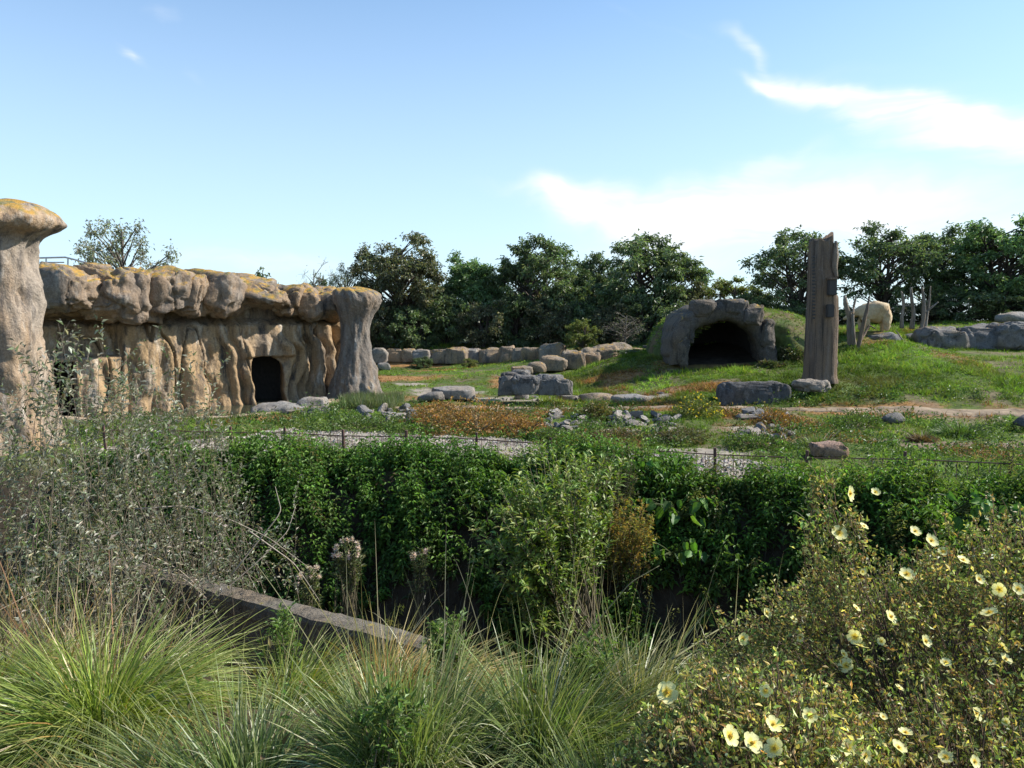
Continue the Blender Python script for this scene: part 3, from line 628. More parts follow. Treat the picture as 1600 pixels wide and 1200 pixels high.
ground_rock(905, 960, 614, 627, M_ROCKM, 243, 'low brown rock just right of the large outcrop', dep=.6)
ground_rock(956, 1025, 616, 629, M_ROCKL, 244, 'low pale rock shelf by the path between outcrop and slab', dep=.5)
ground_rock(870, 905, 616, 627, M_ROCKL, 245, 'small pale rock touching the right foot of the outcrop', dep=.5)
ground_rock(1060, 1100, 622, 628, M_ROCKL, 246, 'thin flat pale stone beside the small dark stone', dep=.5)
ground_rock(675, 742, 604, 626, M_ROCKL, 247, 'broad flat pale rock slab left of the large outcrop', dep=.6, box=.45, sub=4)
ground_rock(652, 700, 612, 628, M_ROCK, 248, 'grey low rock in front of the broad pale slab', dep=.6)
ground_rock(678, 706, 603, 614, M_ROCK, 249, 'round grey rock on the left part of the pale slab', dep=.7)
ground_rock(590, 610, 566, 580, M_ROCKL, 250, 'small rock at the left foot of the far rock wall')
ground_rock(1354, 1404, 519, 549, M_ROCK, 251, 'cracked grey boulder under the polar bear', dep=.8, d=34, sub=4, crack=.1)
ground_rock(1430, 1512, 512, 553, M_ROCK, 252, 'dark grey ledge rock, left one of the row below the hedge on the right', dep=.7, d=34.4, sub=5, crack=.14, box=.42, amp=.14)
ground_rock(1488, 1572, 510, 552, M_ROCK, 253, 'dark grey ledge rock, middle one of the row below the hedge on the right', dep=.6, d=34.6, sub=5, crack=.14, box=.42, amp=.14)
ground_rock(1548, 1640, 508, 555, M_ROCK, 254, 'dark grey ledge rock cut by the right picture edge', dep=.7, d=34.2, sub=5, crack=.14, box=.42, amp=.14)
ground_rock(1400, 1445, 522, 546, M_DARKROCK, 255, 'small dark rock between the cracked boulder and the ledge rocks', dep=.6, d=35)
ground_rock(1560, 1630, 488, 506, M_ROCKL, 256, 'pale rock on the bank above the ledge at the right edge', dep=.6, d=39)
ground_rock(1340, 1402, 543, 562, M_ROCKM, 257, 'flat brown rock half sunk below the cracked boulder', dep=.7, d=33)
ground_rock(460, 520, 622, 650, M_ROCKL, 258, 'low pale rock mound at the right shore of the pool', dep=.9, sub=4, d=26.5)
ground_rock(395, 482, 630, 656, M_ROCKL, 259, 'smooth pale tongue of rock sloping into the pool', dep=.6, sub=4, d=25.6, cuts=2)

def stone_heap(cx, cy, wpx, hpx, n, label, group, seed, mats, size=(.10, .26)):
    r = np.random.default_rng(seed); protos = [rock_mesh('rubble_stone', 1, .75, .5, seed*10+j, 2, cuts=12, box=.8, amp=.10, cutr=(.35, .8), flat=True) for j in range(4)]
    for m_, pr in zip(mats*4, protos): pr.materials.append(m_)
    made = []
    for j in range(n):
        x = cx+r.uniform(-1, 1)*wpx/2; y = cy+r.uniform(-1, 1)*hpx/2; z = 0.
        for _ in range(4): c = G(x, y, z); z = Hs(c[0], c[1])
        s = r.uniform(*size)*(1.35 if r.random() < .7 else 1.9)
        o = obj('rubble_stone', protos[j % 4], None, None, (c[0], c[1], z+s*.22)); o.scale = (s, s*r.uniform(.7, 1.1), s*r.uniform(.7, 1.2)); o.rotation_euler = (r.uniform(-.3, .3), r.uniform(-.3, .3), r.uniform(0, 6.3))
        tag(o, label, 'stone', group); made.append((x, y, s, o))
    OR = 'leftmost second third fourth fifth sixth seventh eighth ninth tenth eleventh twelfth thirteenth fourteenth fifteenth sixteenth seventeenth eighteenth nineteenth twentieth twenty-first twenty-second twenty-third twenty-fourth twenty-fifth twenty-sixth twenty-seventh twenty-eighth twenty-ninth thirtieth'.split()
    kd_, where = label.split(' in ', 1) if ' in ' in label else (label, '')
    for q, m_ in enumerate(sorted(made, key=lambda q: q[0])):
        pos = 'leftmost' if q == 0 else 'rightmost' if q == len(made)-1 else OR[q]+' from left'
        m_[3]['label'] = pos+', '+label
LM = [M_ROCKL, M_ROCK]
stone_heap(885, 661, 60, 26, 18, 'pale rubble stone in the heap right of the orange herbs', 'rubble left heap below the path', 1, LM)
stone_heap(1005, 658, 112, 18, 30, 'grey rounded stone in the row of rubble below the dirt path', 'rubble row in the middle below the path', 2, LM, (.12, .26))
stone_heap(1000, 680, 120, 16, 16, 'pale stone scattered below the middle rubble row', 'scattered stones under the middle row', 3, LM, (.08, .18))
stone_heap(1192, 655, 70, 12, 15, 'dark edged rubble stone in the right heap near the rust coloured herbs', 'rubble right heap upper row', 4, LM, (.12, .28))
stone_heap(1190, 678, 90, 20, 16, 'loose pale stone below the right rubble heap', 'rubble right heap lower stones', 5, LM, (.1, .26))
stone_heap(600, 652, 80, 22, 22, 'pale rubble stone in front of the grey pillar', 'rubble in front of the grey pillar', 6, LM, (.1, .26))
stone_heap(478, 640, 70, 14, 22, 'dark rubble stone on the rock mound by the pool', 'dark rubble on the pool mound', 7, [M_DARKROCK, M_ROCK], (.12, .26))
stone_heap(880, 623, 230, 8, 16, 'small pale stone along the foot of the large outcrop', 'small stones by the outcrop', 8, LM, (.07, .16))

# far rock wall and middle rock wall
fw = empty('far_rock_wall', W(680, 571, 51.5), 'low far rock retaining wall of rounded blocks in front of the trees', 'rock wall')
x = 583; k = 0
while x < 765:
    wd = random.uniform(16, 34); px_rock('rock_block', x-2, x+wd+2, 546+random.uniform(-1, 2), 572+random.uniform(-2, 2), 51.6+random.uniform(-.4, .4), M_ROCKM if k % 3 else M_ROCKL, 300+k, dep=.9, parent=fw, sub=4, box=.4, cuts=2, amp=.12, crack=.06, cutr=(.7, .95)); x += wd; k += 1
for k, (x0, x1, y0, y1, d) in enumerate([(755, 790, 545, 572, 49.5), (778, 808, 543, 572, 48.5), (800, 840, 545, 573, 47), (815, 862, 541, 573, 45.5), (842, 885, 538, 571, 44.5)]):
    px_rock('rock_block', x0, x1, y0, y1, d, M_ROCKM, 330+k, dep=.9, parent=fw, sub=4, box=.5, cuts=4, amp=.12)
mw = empty('mossy_rock_wall', W(900, 583, 39.5), 'nearer rock wall with orange lichen top leading towards the cave', 'rock wall')
for k, (x0, x1, y0, y1, d) in enumerate([(826, 852, 567, 585, 38.6), (846, 884, 557, 584, 39), (878, 912, 549, 583, 39.4), (904, 934, 546, 581, 39.8), (926, 962, 540, 578, 40.2), (950, 985, 537, 576, 40.8), (980, 1008, 541, 573, 41.2), (800, 830, 572, 586, 38.2)]):
    px_rock('rock_block', x0-1, x1+2, y0, y1, d, M_ROCKM, 340+k, dep=.8, parent=mw, sub=4, box=.48, cuts=3, amp=.13, crack=.06)
px_rock('pale_patch_rock', 964, 990, 552, 574, 39.9, plain_mat('whitewashed_rock', (.62, .6, .56), .8), 360, dep=.3, parent=mw, sub=3, cuts=9, box=.6)
dw = box(2.0, .3, .9, 'concrete_wall', M_DARKROCK, None, R(-14), .02, W(1033, 553, 42.5)); tag(dw, 'low dark concrete wall between the mossy rock wall and the cave', 'wall')

# ------------------------------------------------------------------ standing trunk
def tree_post():
    d = 28.2; b0 = W(1282, 598, d); mp = m_per_px(d); e = empty('standing_trunk', b0, 'tall weathered standing tree trunk with box like notches, right of the cave', 'tree trunk')
    n = 120; na = 64; t = np.linspace(0, 1, n); hgt = (598-377)*mp
    L_ = np.interp(t, [0, .3, .6, 1], [-25, -24, -22, -23])*mp; R_ = np.interp(t, [0, .1, .35, .7, .78, .8, 1], [22, 22, 22, 21, 19, 17, 13])*mp
    A, T = np.meshgrid(np.linspace(0, 2*PI, na, endpoint=False), t); cx = ((L_+R_)/2)[:, None]; rx = ((R_-L_)/2)[:, None]
    sq = lambda v, p: np.sign(v)*np.abs(v)**p
    Z = T*hgt; X = sq(np.cos(A), .62); Y = sq(np.sin(A), .62)
    rough = 1+.05*fbm(np.stack([np.cos(A)*3, np.sin(A)*3, Z*.5], -1), 4, 3)+.022*fbm(np.stack([np.cos(A)*9, np.sin(A)*9, Z*.8], -1), 3, 6)+.10*sst(.06, 0, T)
    X = cx+X*rx*rough; Y = Y*rx*.8*rough
    # split slab at the top right, bare heartwood
    k = sst(.55, .65, np.cos(A))*sst(.60, .63, T); Y = Y+.18*k
    top = .28*sst(.93, 1, T)*sst(0.2, .95, np.cos(A))+.10*sst(.95, 1, T)*fbm(np.stack([np.cos(A)*3, np.sin(A)*3, Z*0], -1), 3, 8)
    Z = Z+top
    V = np.stack([X, Y, Z], -1).reshape(-1, 3); i = np.arange(n*na).reshape(n, na); nx = np.roll(i, -1, 1)
    F = np.stack([i[:-1], nx[:-1], nx[1:], i[1:]], -1).reshape(-1, 4); V = np.concatenate([V, [[cx[-1, 0], 0, hgt+.02]]]); T3 = np.stack([i[-1], np.roll(i[-1], -1), np.full(na, n*na)], -1)
    obj('trunk', mesh_np('trunk', V, [F, T3], None, True), M_WOOD, e)
    def pb(name, x0, x1, y0, y1, y, dep, mat, bev=.03):
        c = W((x0+x1)/2, (y0+y1)/2, d)-b0; return box((x1-x0)*mp, dep, (y1-y0)*mp, name, mat, e, 0, bev, (c[0], y, c[2]))
    DK = plain_mat('dark_slate_wood', (.05, .045, .042), .85)
    pb('hollow_box', 1285, 1298, 437, 462, -.40, .34, DK); pb('hollow_box', 1283, 1294, 476, 496, -.42, .3, DK)
    pb('shelf', 1284, 1299, 435, 438, -.42, .40, M_WOOD, .01)
    k = 0
    for y in np.arange(402, 500, 5.2):       # iron rungs let into the left side
        w = 3.6+(k % 3)*.6; pb('rung', 1264-w/2, 1264+w/2, y, y+2.6, -.44, .07, DK, .008); k += 1
    obj('bark_strip', tubes_mesh('bark_strip', [W(1300, 378, d)-b0+np.array([0, -.33, 0]), W(1299, 400, d)-b0+np.array([0, -.36, 0]), W(1297, 420, d)-b0+np.array([0, -.40, 0]), W(1300, 434, d)-b0+np.array([0, -.40, 0])], [.05, .12, .10, .06]), M_PALEWOOD, e)
    c = W(1305, 568, d)-b0; obj('burr', rock_mesh('burr', .06, .2, .28, 6, 3), M_PALEWOOD, e, c)
    return e
def tubes_mesh(name, pts, rad, sides=8, rough=.0, seed=0):
    P = np.array(pts, float); n = max(len(P)*6, 12); t = np.linspace(0, len(P)-1, n)
    Q = np.stack([np.interp(t, range(len(P)), P[:, j]) for j in range(3)], -1); r = np.interp(t, range(len(P)), rad)
    for j in range(3): Q[1:-1, j] = np.convolve(np.pad(Q[:, j], 1, 'edge'), [.25, .5, .25], 'valid')[1:-1]
    V, F = tubes(Q[None], r[None], sides)
    if rough: 
        ctr = np.repeat(Q, sides, 0); dv = nrm(V-ctr); V = V+dv*(rough*np.repeat(r, sides)*fbm(V*np.array([4, 4, 1.2])+seed, 4, seed))[:, None]
    k = len(V); V = np.concatenate([V, Q[:1], Q[-1:]]); a = np.arange(sides); b = np.roll(a, -1); l = k-sides
    T3 = np.concatenate([np.stack([b, a, np.full(sides, k)], -1), np.stack([a+l, b+l, np.full(sides, k+1)], -1)])
    return mesh_np(name, V, [F, T3], None, True)
tree_post()
def snag(base, paths, label, mat=M_PALEWOOD, seed=1, d=34, name='dead_tree'):
    b0 = W(*base, d); e = empty(name, b0, label, 'dead tree'); mp = m_per_px(d)
    for k, p in enumerate(paths):
        pts = [W(x, y, d+dy)-b0 for x, y, r, dy in p]; rad = [r*mp*.7 for x, y, r, dy in p]
        obj('stem' if k == 0 else 'branch', tubes_mesh('stem', pts, rad, 12, .35, seed+k), mat, e)
snag((1330, 545), [[(1331, 546, 8, 0), (1329, 520, 6.5, 0), (1328, 495, 5.5, 0), (1321, 475, 6, 0), (1320, 462, 3, 0)], [(1336, 545, 5, -.2), (1333, 520, 4, -.2), (1332, 495, 4, -.2), (1334, 478, 3.5, 0), (1337, 466, 2, 0)]],
     'forked pale dead trunk left of the bear with a bark covered top', seed=1, d=33.2)
snag((1343, 549), [[(1330, 551, 3, 0), (1340, 547, 7, 0), (1344, 530, 5, 0), (1349, 505, 4, 0), (1355, 482, 3, 0), (1359, 462, 1.5, 0)], [(1343, 535, 3, 0), (1352, 520, 3, .2), (1358, 508, 2, .3), (1368, 514, 1.2, .2)]],
     'dark leaning dead trunk in front of the bear', M_WOOD, 5, 32.6)
snag((1410, 512), [[(1409, 513, 4.5, 0), (1409, 495, 3.6, 0), (1412, 478, 3, 0), (1411, 464, 2.8, 0), (1408, 455, 1.2, 0)]], 'thin dead trunk, first one right of the bear', seed=9, d=37)
snag((1425, 514), [[(1424, 514, 5, 0), (1427, 495, 4.4, 0), (1427, 482, 4.4, 0), (1424, 465, 3.2, 0), (1423, 449, 2.4, 0)]], 'dead trunk with a curved top, second one right of the bear', seed=12, d=37)
snag((1442, 513), [[(1440, 513, 6, 0), (1443, 497, 5, 0), (1444, 480, 4.2, 0), (1443, 462, 3, 0), (1441, 449, 2, 0)], [(1445, 512, 4, 0), (1449, 490, 3.2, 0), (1452, 470, 3, 0), (1454, 447, 1.6, 0)], [(1446, 488, 3, 0), (1456, 480, 2.6, 0), (1466, 472, 1.5, 0)]],
     'forked dead trunk with three prongs, farthest right of the bear', seed=15, d=37)
snag((1415, 545), [[(1417, 545, 2.6, 0), (1411, 533, 2.2, 0), (1406, 525, 2, 0), (1400, 516, 1.4, 0)]], 'short pale stick leaning in the grass left of the ledge rocks', seed=18, d=33.4, name='dead_branch')

# ------------------------------------------------------------------ polar bear (facing left and a little away)
def bear():
    mp = m_per_px(34.6)
    J = [  # x(right +), y(depth), z, rx, ry, parent     pelvis first
        (.36, 0, .93, .50, .58, -1), (.0, 0, .93, .54, .60, 0), (-.36, .03, .88, .50, .60, 1), (-.66, .08, .98, .30, .30, 2), (-.90, .12, .86, .20, .20, 3), (-1.10, .16, .72, .17, .15, 4), (-1.30, .18, .62, .10, .09, 5), (-1.40, .18, .58, .055, .05, 6),
        (.56, -.02, .86, .30, .32, 0), (.66, 0, .98, .06, .06, 8),
        (.50, -.20, .62, .27, .26, 8), (.50, -.20, .36, .18, .17, 10), (.54, -.2, .14, .14, .14, 11), (.42, -.22, .06, .10, .08, 12),
        (.42, .20, .62, .27, .26, 0), (.34, .22, .36, .18, .17, 14), (.38, .22, .14, .14, .14, 15), (.26, .22, .06, .10, .08, 16),
        (-.40, -.22, .66, .25, .24, 2), (-.34, -.24, .38, .18, .17, 18), (-.30, -.24, .14, .14, .14, 19), (-.40, -.26, .06, .10, .08, 20),
        (-.50, .26, .66, .25, .24, 2), (-.58, .28, .38, .18, .17, 22), (-.60, .28, .14, .14, .14, 23), (-.70, .28, .06, .10, .08, 24)]
    me = bpy.data.meshes.new('bear'); me.from_pydata([j[:3] for j in J], [(i, j[5]) for i, j in enumerate(J) if j[5] >= 0], [])
    o = bpy.data.objects.new('polar_bear', me); COL.objects.link(o)
    sk = o.modifiers.new('s', 'SKIN'); sk.use_smooth_shade = True; sv = me.skin_vertices[0].data
    for i, j in enumerate(J): sv[i].radius = (j[3], j[4])
    sv[0].use_root = True; sb = o.modifiers.new('b', 'SUBSURF'); sb.levels = 3
    bpy.context.view_layer.update(); dg = bpy.context.evaluated_depsgraph_get(); ev = o.evaluated_get(dg); m2 = bpy.data.meshes.new_from_object(ev)
    o.modifiers.clear(); o.data = m2
    V = np.array([v.co[:] for v in m2.vertices]); Nn = np.array([v.normal[:] for v in m2.vertices])
    V = V+Nn*(.028*fbm(V*5, 4, 5)+.012*fbm(V*np.array([22, 22, 9]), 2, 7))[:, None]; m2.vertices.foreach_set('co', V.astype(np.float32).ravel()); m2.update()
    m, t, b, oo = newmat('cream_fur'); g = tn(t, 'ShaderNodeNewGeometry')
    mpn = tn(t, 'ShaderNodeMapping', {'Vector': g.outputs['Position'], 'Scale': (1, 1, .35)})
    n1 = tn(t, 'ShaderNodeTexNoise', {'Vector': mpn.outputs[0], 'Scale': 30.0, 'Detail': 5.0}); n2 = tn(t, 'ShaderNodeTexNoise', {'Scale': 2.2, 'Detail': 3.0, 'Vector': g.outputs['Position']})
    c1 = tn(t, 'ShaderNodeMix', {'Factor': tn(t, 'ShaderNodeMapRange', {0: n2.outputs['Fac'], 1: .4, 2: .65}).outputs[0], 'A': (.53, .41, .25, 1), 'B': (.40, .27, .14, 1)}, data_type='RGBA')
    c2 = tn(t, 'ShaderNodeMix', {'Factor': 1.0, 'A': c1.outputs['Result'], 'B': tn(t, 'ShaderNodeMapRange', {0: n1.outputs['Fac'], 1: .3, 2: .7, 3: .8, 4: 1.12}).outputs[0]}, data_type='RGBA', blend_type='MULTIPLY')
    t.links.new(c2.outputs['Result'], b.inputs['Base Color']); b.inputs['Roughness'].default_value = .85
    bp = tn(t, 'ShaderNodeBump', {'Height': n1.outputs['Fac'], 'Strength': .6, 'Distance': .04}); t.links.new(bp.outputs[0], b.inputs['Normal'])
    m2.materials.clear(); m2.materials.append(m)
    c = W(1366, 517, 34.5); c[2] = Hs(c[0], c[1]); o.location = c+np.array([0, 0, .02]); o.rotation_euler = (0, 0, R(-24)); s = .93; o.scale = (s, s, s*.98)
    tag(o, 'cream coloured polar bear standing behind the leaning dead trunk, rump to the right', 'polar bear')
    DK = plain_mat('dark_nose', (.02, .018, .018), .4)
    obj('nose', rock_mesh('nose', .035, .04, .03, 3, 2), DK, o, (-1.455, .18, .585))
    for sy in (-.055, .075):
        obj('eye', rock_mesh('eye', .014, .014, .014, 3, 2), DK, o, (-1.24, .18+sy*1.3, .70))
    for sy in (-.13, .13): obj('ear', rock_mesh('ear', .03, .045, .05, 8, 2, flatbase=False), m, o, (-1.06, .16+sy, .88))
bear()

# ------------------------------------------------------------------ trees
BARK = (.075, .06, .048)
def tree_meshes(seed, h=10., w=7., trunk=.22, stems=1, clear=.22, nclus=70, twig=9, leaf=24, lsize=(.30, .11), cols=None, shape='round', rad=.75, bark=BARK, droop=.4):
    global rng
    rng = np.random.default_rng(seed); acc = Acc(); wood = Acc(); hb = h*clear
    # cluster centres through the crown
    n = nclus; u = rdir(n, 1.0); r = rng.uniform(.25, 1, (n, 1))**.55; C0 = u*r
    if shape == 'cone': C0[:, :2] *= (1-.62*np.clip(C0[:, 2:3]*.5+.5, 0, 1))*1.25
    lob = 1+.22*fbm(u*1.6+seed, 3, seed)[:, None]; C0 = C0*lob
    Cn = C0*np.array([w/2*.9, w/2*.9, (h-hb)/2*.92])+np.array([0, 0, hb+(h-hb)/2])
    # stems
    for s in range(stems):
        a = rng.uniform(0, 6.28); lean = (.0 if stems == 1 else w*.14); n1 = 9; t = np.linspace(0, 1, n1)
        P = np.stack([np.cos(a)*lean*t+.12*np.cumsum(rng.normal(0, .5, n1))*.4, np.sin(a)*lean*t+.12*np.cumsum(rng.normal(0, .5, n1))*.4, h*.86*t], -1); P[0, :2] *= .3
        V, F = tubes(P[None], (trunk*(1-.85*t)+.02)[None]*(1+.35*np.exp(-t*18))[None], 8); wood.add(V, F, np.array(bark))
        mine = np.arange(n) % stems == s
        if mine.any():
            Cm = Cn[mine]; z0 = np.clip(Cm[:, 2]-np.linalg.norm(Cm[:, :2], axis=1)*rng.uniform(.5, .95, mine.sum())-.3, hb*.7, h*.8)
            S0 = np.stack([np.interp(z0/h/.86, t, P[:, j]) for j in range(3)], -1); tt = np.linspace(0, 1, 7)[None, :, None]
            mid = (S0+Cm)/2; mid[:, 2] += .12*np.linalg.norm(Cm-S0, axis=1); mid += rng.normal(0, .18, mid.shape)
            Q = S0[:, None]*(1-tt)**2+2*mid[:, None]*tt*(1-tt)+Cm[:, None]*tt**2
            rr = (.035+.018*np.linalg.norm(Cm-S0, axis=1))[:, None]*(1-.8*tt[..., 0])*(trunk/.22)**.5
            V, F = tubes(Q, rr, 5); wood.add(V, F, np.array(bark))
    # twigs
    D = rdir(n*twig, .8); D = nrm(D+nrm(np.repeat(Cn-np.array([0, 0, h*.5]), twig, 0))*.5); Lt = rng.uniform(.35, 1, n*twig)*rad; S = np.repeat(Cn, twig, 0)
    E = S+D*Lt[:, None]; tt = np.linspace(0, 1, 4)[None, :, None]; Q = S[:, None]*(1-tt)+E[:, None]*tt; Q[..., 2] -= .12*(tt[..., 0]**2)*Lt[:, None]
    V, F = tubes(Q, (.014*(1-.7*tt[..., 0]))*np.ones((n*twig, 1)), 3); wood.add(V, F, np.array(bark)*1.1)
    m = n*twig*leaf
    if m:
        k = np.repeat(np.arange(n*twig), leaf); f = rng.uniform(.15, 1.05, m)[:, None]; P = S[k]*(1-f)+E[k]*f+rng.normal(0, .13*rad, (m, 3))
        Dl = nrm(D[k]*.6+rdir(m)*.9+np.array([0, 0, -droop])); Nl = nrm(rdir(m)*.7+np.array([0, 0, 1.]))
        T = tints(m, *cols); T = T*(1+.25*fbm(Cn[(k//twig)]*.7, 2, seed)[:, None]); sc = rng.uniform(.6, 1.3, m)
        add_leaves(acc, P, Dl, Nl, lsize[0]*sc, lsize[1]*sc, T)
    return wood.mesh('trunk', True), (acc.mesh('crown') if m else None)
GRN = ([(0.114, 0.163, 0.067), (0.154, 0.208, 0.091), (0.091, 0.127, 0.064), (0.215, 0.246, 0.119)], [3, 3, 2, 1])
OAK = ([(0.126, 0.139, 0.076), (0.173, 0.163, 0.089), (0.090, 0.104, 0.058), (0.272, 0.252, 0.145)], [3, 2, 2, 1])
BRT = ([(0.144, 0.228, 0.091), (0.181, 0.277, 0.108), (0.104, 0.168, 0.074)], [3, 2, 1])
YEL = ([(0.193, 0.220, 0.053), (0.140, 0.176, 0.053), (0.228, 0.211, 0.070)], [3, 2, 1])
GRY = ([(0.226, 0.236, 0.142), (0.176, 0.197, 0.113), (0.300, 0.278, 0.194)], [3, 2, 1])
TP = {
 'oak': tree_meshes(11, 10, 8.4, .26, 1, .12, 105, 9, 24, (.26, .12), OAK, rad=.95),
 'ash': tree_meshes(12, 10, 8.2, .22, 2, .12, 100, 9, 22, (.32, .11), GRN, rad=.95, droop=.7),
 'cone': tree_meshes(13, 10, 6.6, .2, 1, .08, 80, 9, 26, (.28, .12), BRT, 'cone', rad=.9),
 'open': tree_meshes(14, 9, 8, .13, 5, .22, 85, 8, 12, (.30, .13), GRN, rad=.85, droop=.3),
 'dense': tree_meshes(15, 9, 8, .2, 2, .06, 110, 9, 24, (.26, .13), BRT, rad=.9),
 'sparse': tree_meshes(16, 9, 7.6, .17, 1, .2, 95, 8, 7, (.20, .08), GRY, rad=.8, bark=(.10, .085, .07)),
 'yel': tree_meshes(17, 6, 5, .12, 2, .08, 50, 8, 24, (.22, .11), YEL, rad=.75),
 'bare': tree_meshes(18, 8, 4.5, .10, 1, .15, 45, 9, 1, (.16, .06), GRY, rad=.9, bark=(.14, .12, .10)),
 'shrub': tree_meshes(19, 4, 4.6, .08, 4, .02, 55, 8, 20, (.22, .11), GRN, rad=.7, droop=.2),
 'shrub2': tree_meshes(20, 4, 4.2, .08, 4, .02, 50, 8, 20, (.20, .09), OAK, rad=.7, droop=.2)}
PH = dict(oak=10, ash=10, cone=10, open=9, dense=9, sparse=9, yel=6, bare=8, shrub=4, shrub2=4)
PW = dict(oak=8.4, ash=8.2, cone=6.6, open=8, dense=8, sparse=7.6, yel=5, bare=4.5, shrub=4.6, shrub2=4.2)
def tree(kind, x, ytop, wpx, d, label, rz=0, group=None, name='broadleaf_tree', cat='tree'):
    r = ray(x, 560); X = r[0]/r[1]*d; z = Hs(X, d)-.1; top = W(x, ytop, d)[2]; sz = (top-z)/PH[kind]*.97; sx = wpx*m_per_px(d)/PW[kind]
    e = empty(name, (X, d, z), label, cat, group, rz); e.scale = (sx, sx, sz)
    a, b = TP[kind]; obj('trunk', a, M_BARK, e)
    if b: obj('crown', b, M_TREE, e)
tree('oak', 625, 358, 165, 55, 'tall rounded brownish tree just right of the grey pillar', 0)
tree('cone', 738, 388, 130, 57, 'pointed brighter green tree between the brownish tree and the broad domed tree', 1)
tree('ash', 838, 366, 165, 56, 'broad domed green tree above the far rock wall, left of centre gap', 2)
tree('ash', 925, 392, 110, 60, 'smaller tree filling the gap behind the two domed trees', 4)
tree('ash', 1015, 362, 185, 54, 'big leafy tree left of the cave with the highest crown in that group', 5.2)
tree('oak', 1085, 425, 90, 53, 'low dark tree above the left side of the cave mound', 3.1)
tree('yel', 1145, 436, 110, 50, 'low yellowish green tree right behind the cave mound', 1)
tree('open', 1245, 353, 165, 46, 'open see through tree behind the standing trunk', .4)
tree('open', 1375, 348, 170, 45, 'open multi stemmed tree above the polar bear', 2.2)
tree('open', 1455, 352, 150, 47, 'open tree above the forked dead trunks', 4.1)
tree('dense', 1560, 328, 200, 44, 'dense tall green tree near the right picture edge', 1.2)
tree('dense', 1690, 340, 200, 46, 'dense green tree cut off by the right picture edge', 3)
tree('sparse', 200, 318, 180, 42, 'thin leaved tree rising behind the rock wall on the left', 1.7)
tree('shrub', 400, 420, 105, 44, 'small green tree top showing above the middle of the rock wall', .4, name='small_tree')
tree('bare', 495, 392, 75, 50, 'nearly bare pale tree above the right end of the rock wall', 0, name='bare_tree')
tree('sparse', 545, 398, 80, 56, 'thin greyish tree between the bare tree and the brownish tree', 3, name='thin_tree')
tree('shrub', 495, 428, 80, 52, 'bushy green tree below the nearly bare tree', 2, name='small_tree')
UL = ['dark undergrowth shrub directly beside the top of the grey pillar', 'undergrowth shrub under the tall brownish tree', 'dark shrub between the brownish and the pointed tree', 'undergrowth shrub under the pointed brighter tree', 'dark shrub left of the broad domed tree stem', 'undergrowth shrub right of the broad domed tree stem',
      'dark shrub behind the light green sapling', 'undergrowth shrub right of the sapling', 'dark shrub behind the pale bare branched shrub', 'undergrowth shrub at the left shoulder of the cave mound', 'dark shrub rising straight above the cave arch', 'shrub above the right shoulder of the cave mound',
      'shrub just left of the standing trunk at half its height', 'shrub directly behind the standing trunk', 'green shrub behind the forked dead tree left of the bear', 'shrub behind the dead trees right of the bear', 'shrub behind the farthest right forked dead tree', 'tall undergrowth shrub in front of the dense right trees', 'leafy shrub above the pale rock on the right bank', 'shrub on the bank cut by the right picture edge',
      'shrub directly behind the polar bear', 'taller shrub at the back between brownish and pointed tree', 'taller shrub at the back below the domed tree', 'tallest back shrub in the gap behind the sapling', 'taller back shrub below the big leafy tree left of the cave']
for k, (x, y, w, d, kd) in enumerate([(590, 455, 90, 54, 'shrub2'), (645, 468, 95, 53.5, 'shrub'), (700, 450, 100, 55, 'shrub'), (755, 462, 90, 54, 'shrub2'), (808, 458, 95, 55, 'shrub'), (862, 452, 90, 54, 'shrub2'), (910, 460, 95, 54, 'shrub'), (960, 468, 90, 52, 'shrub2'), (1010, 462, 95, 51, 'shrub'), (1060, 470, 95, 49, 'shrub'), (1110, 462, 90, 48, 'shrub2'), (1170, 450, 95, 47, 'shrub'),
                               (1222, 452, 95, 45, 'shrub'), (1275, 456, 85, 45, 'shrub2'), (1318, 458, 85, 44, 'shrub'), (1400, 452, 90, 44, 'shrub'), (1450, 448, 90, 43, 'shrub2'), (1505, 430, 110, 42, 'shrub'), (1565, 436, 110, 42, 'shrub'), (1625, 430, 110, 42, 'shrub2'),
                               (1360, 462, 80, 45, 'shrub2'), (670, 440, 120, 58, 'shrub'), (790, 440, 120, 59, 'shrub2'), (900, 435, 120, 60, 'shrub'), (985, 440, 120, 57, 'shrub')]):
    tree(kd, x, y+(20 if x > 1190 else 0), w, d, UL[k], k*1.3, 'undergrowth below the far trees' if x < 1190 else 'undergrowth below the right trees', 'hedge_shrub', 'shrub')
tree('yel', 908, 500, 62, 44, 'young light green sapling behind the mossy rock wall', 2, name='sapling')
tree('bare', 975, 482, 80, 44, 'pale bare branched shrub behind the mossy rock wall', 2, name='bare_shrub', cat='shrub')
tree('shrub', 985, 545, 55, 39, 'scrambling green bush in front of the mossy rock wall', 1, name='small_bush', cat='bush')
tree('shrub', 660, 556, 34, 50, 'small bright green bush against the far rock wall', 1, name='small_bush', cat='bush')
tree('yel', 733, 560, 26, 47, 'small yellow green bush where the far rock wall bends', 1, name='small_bush', cat='bush')

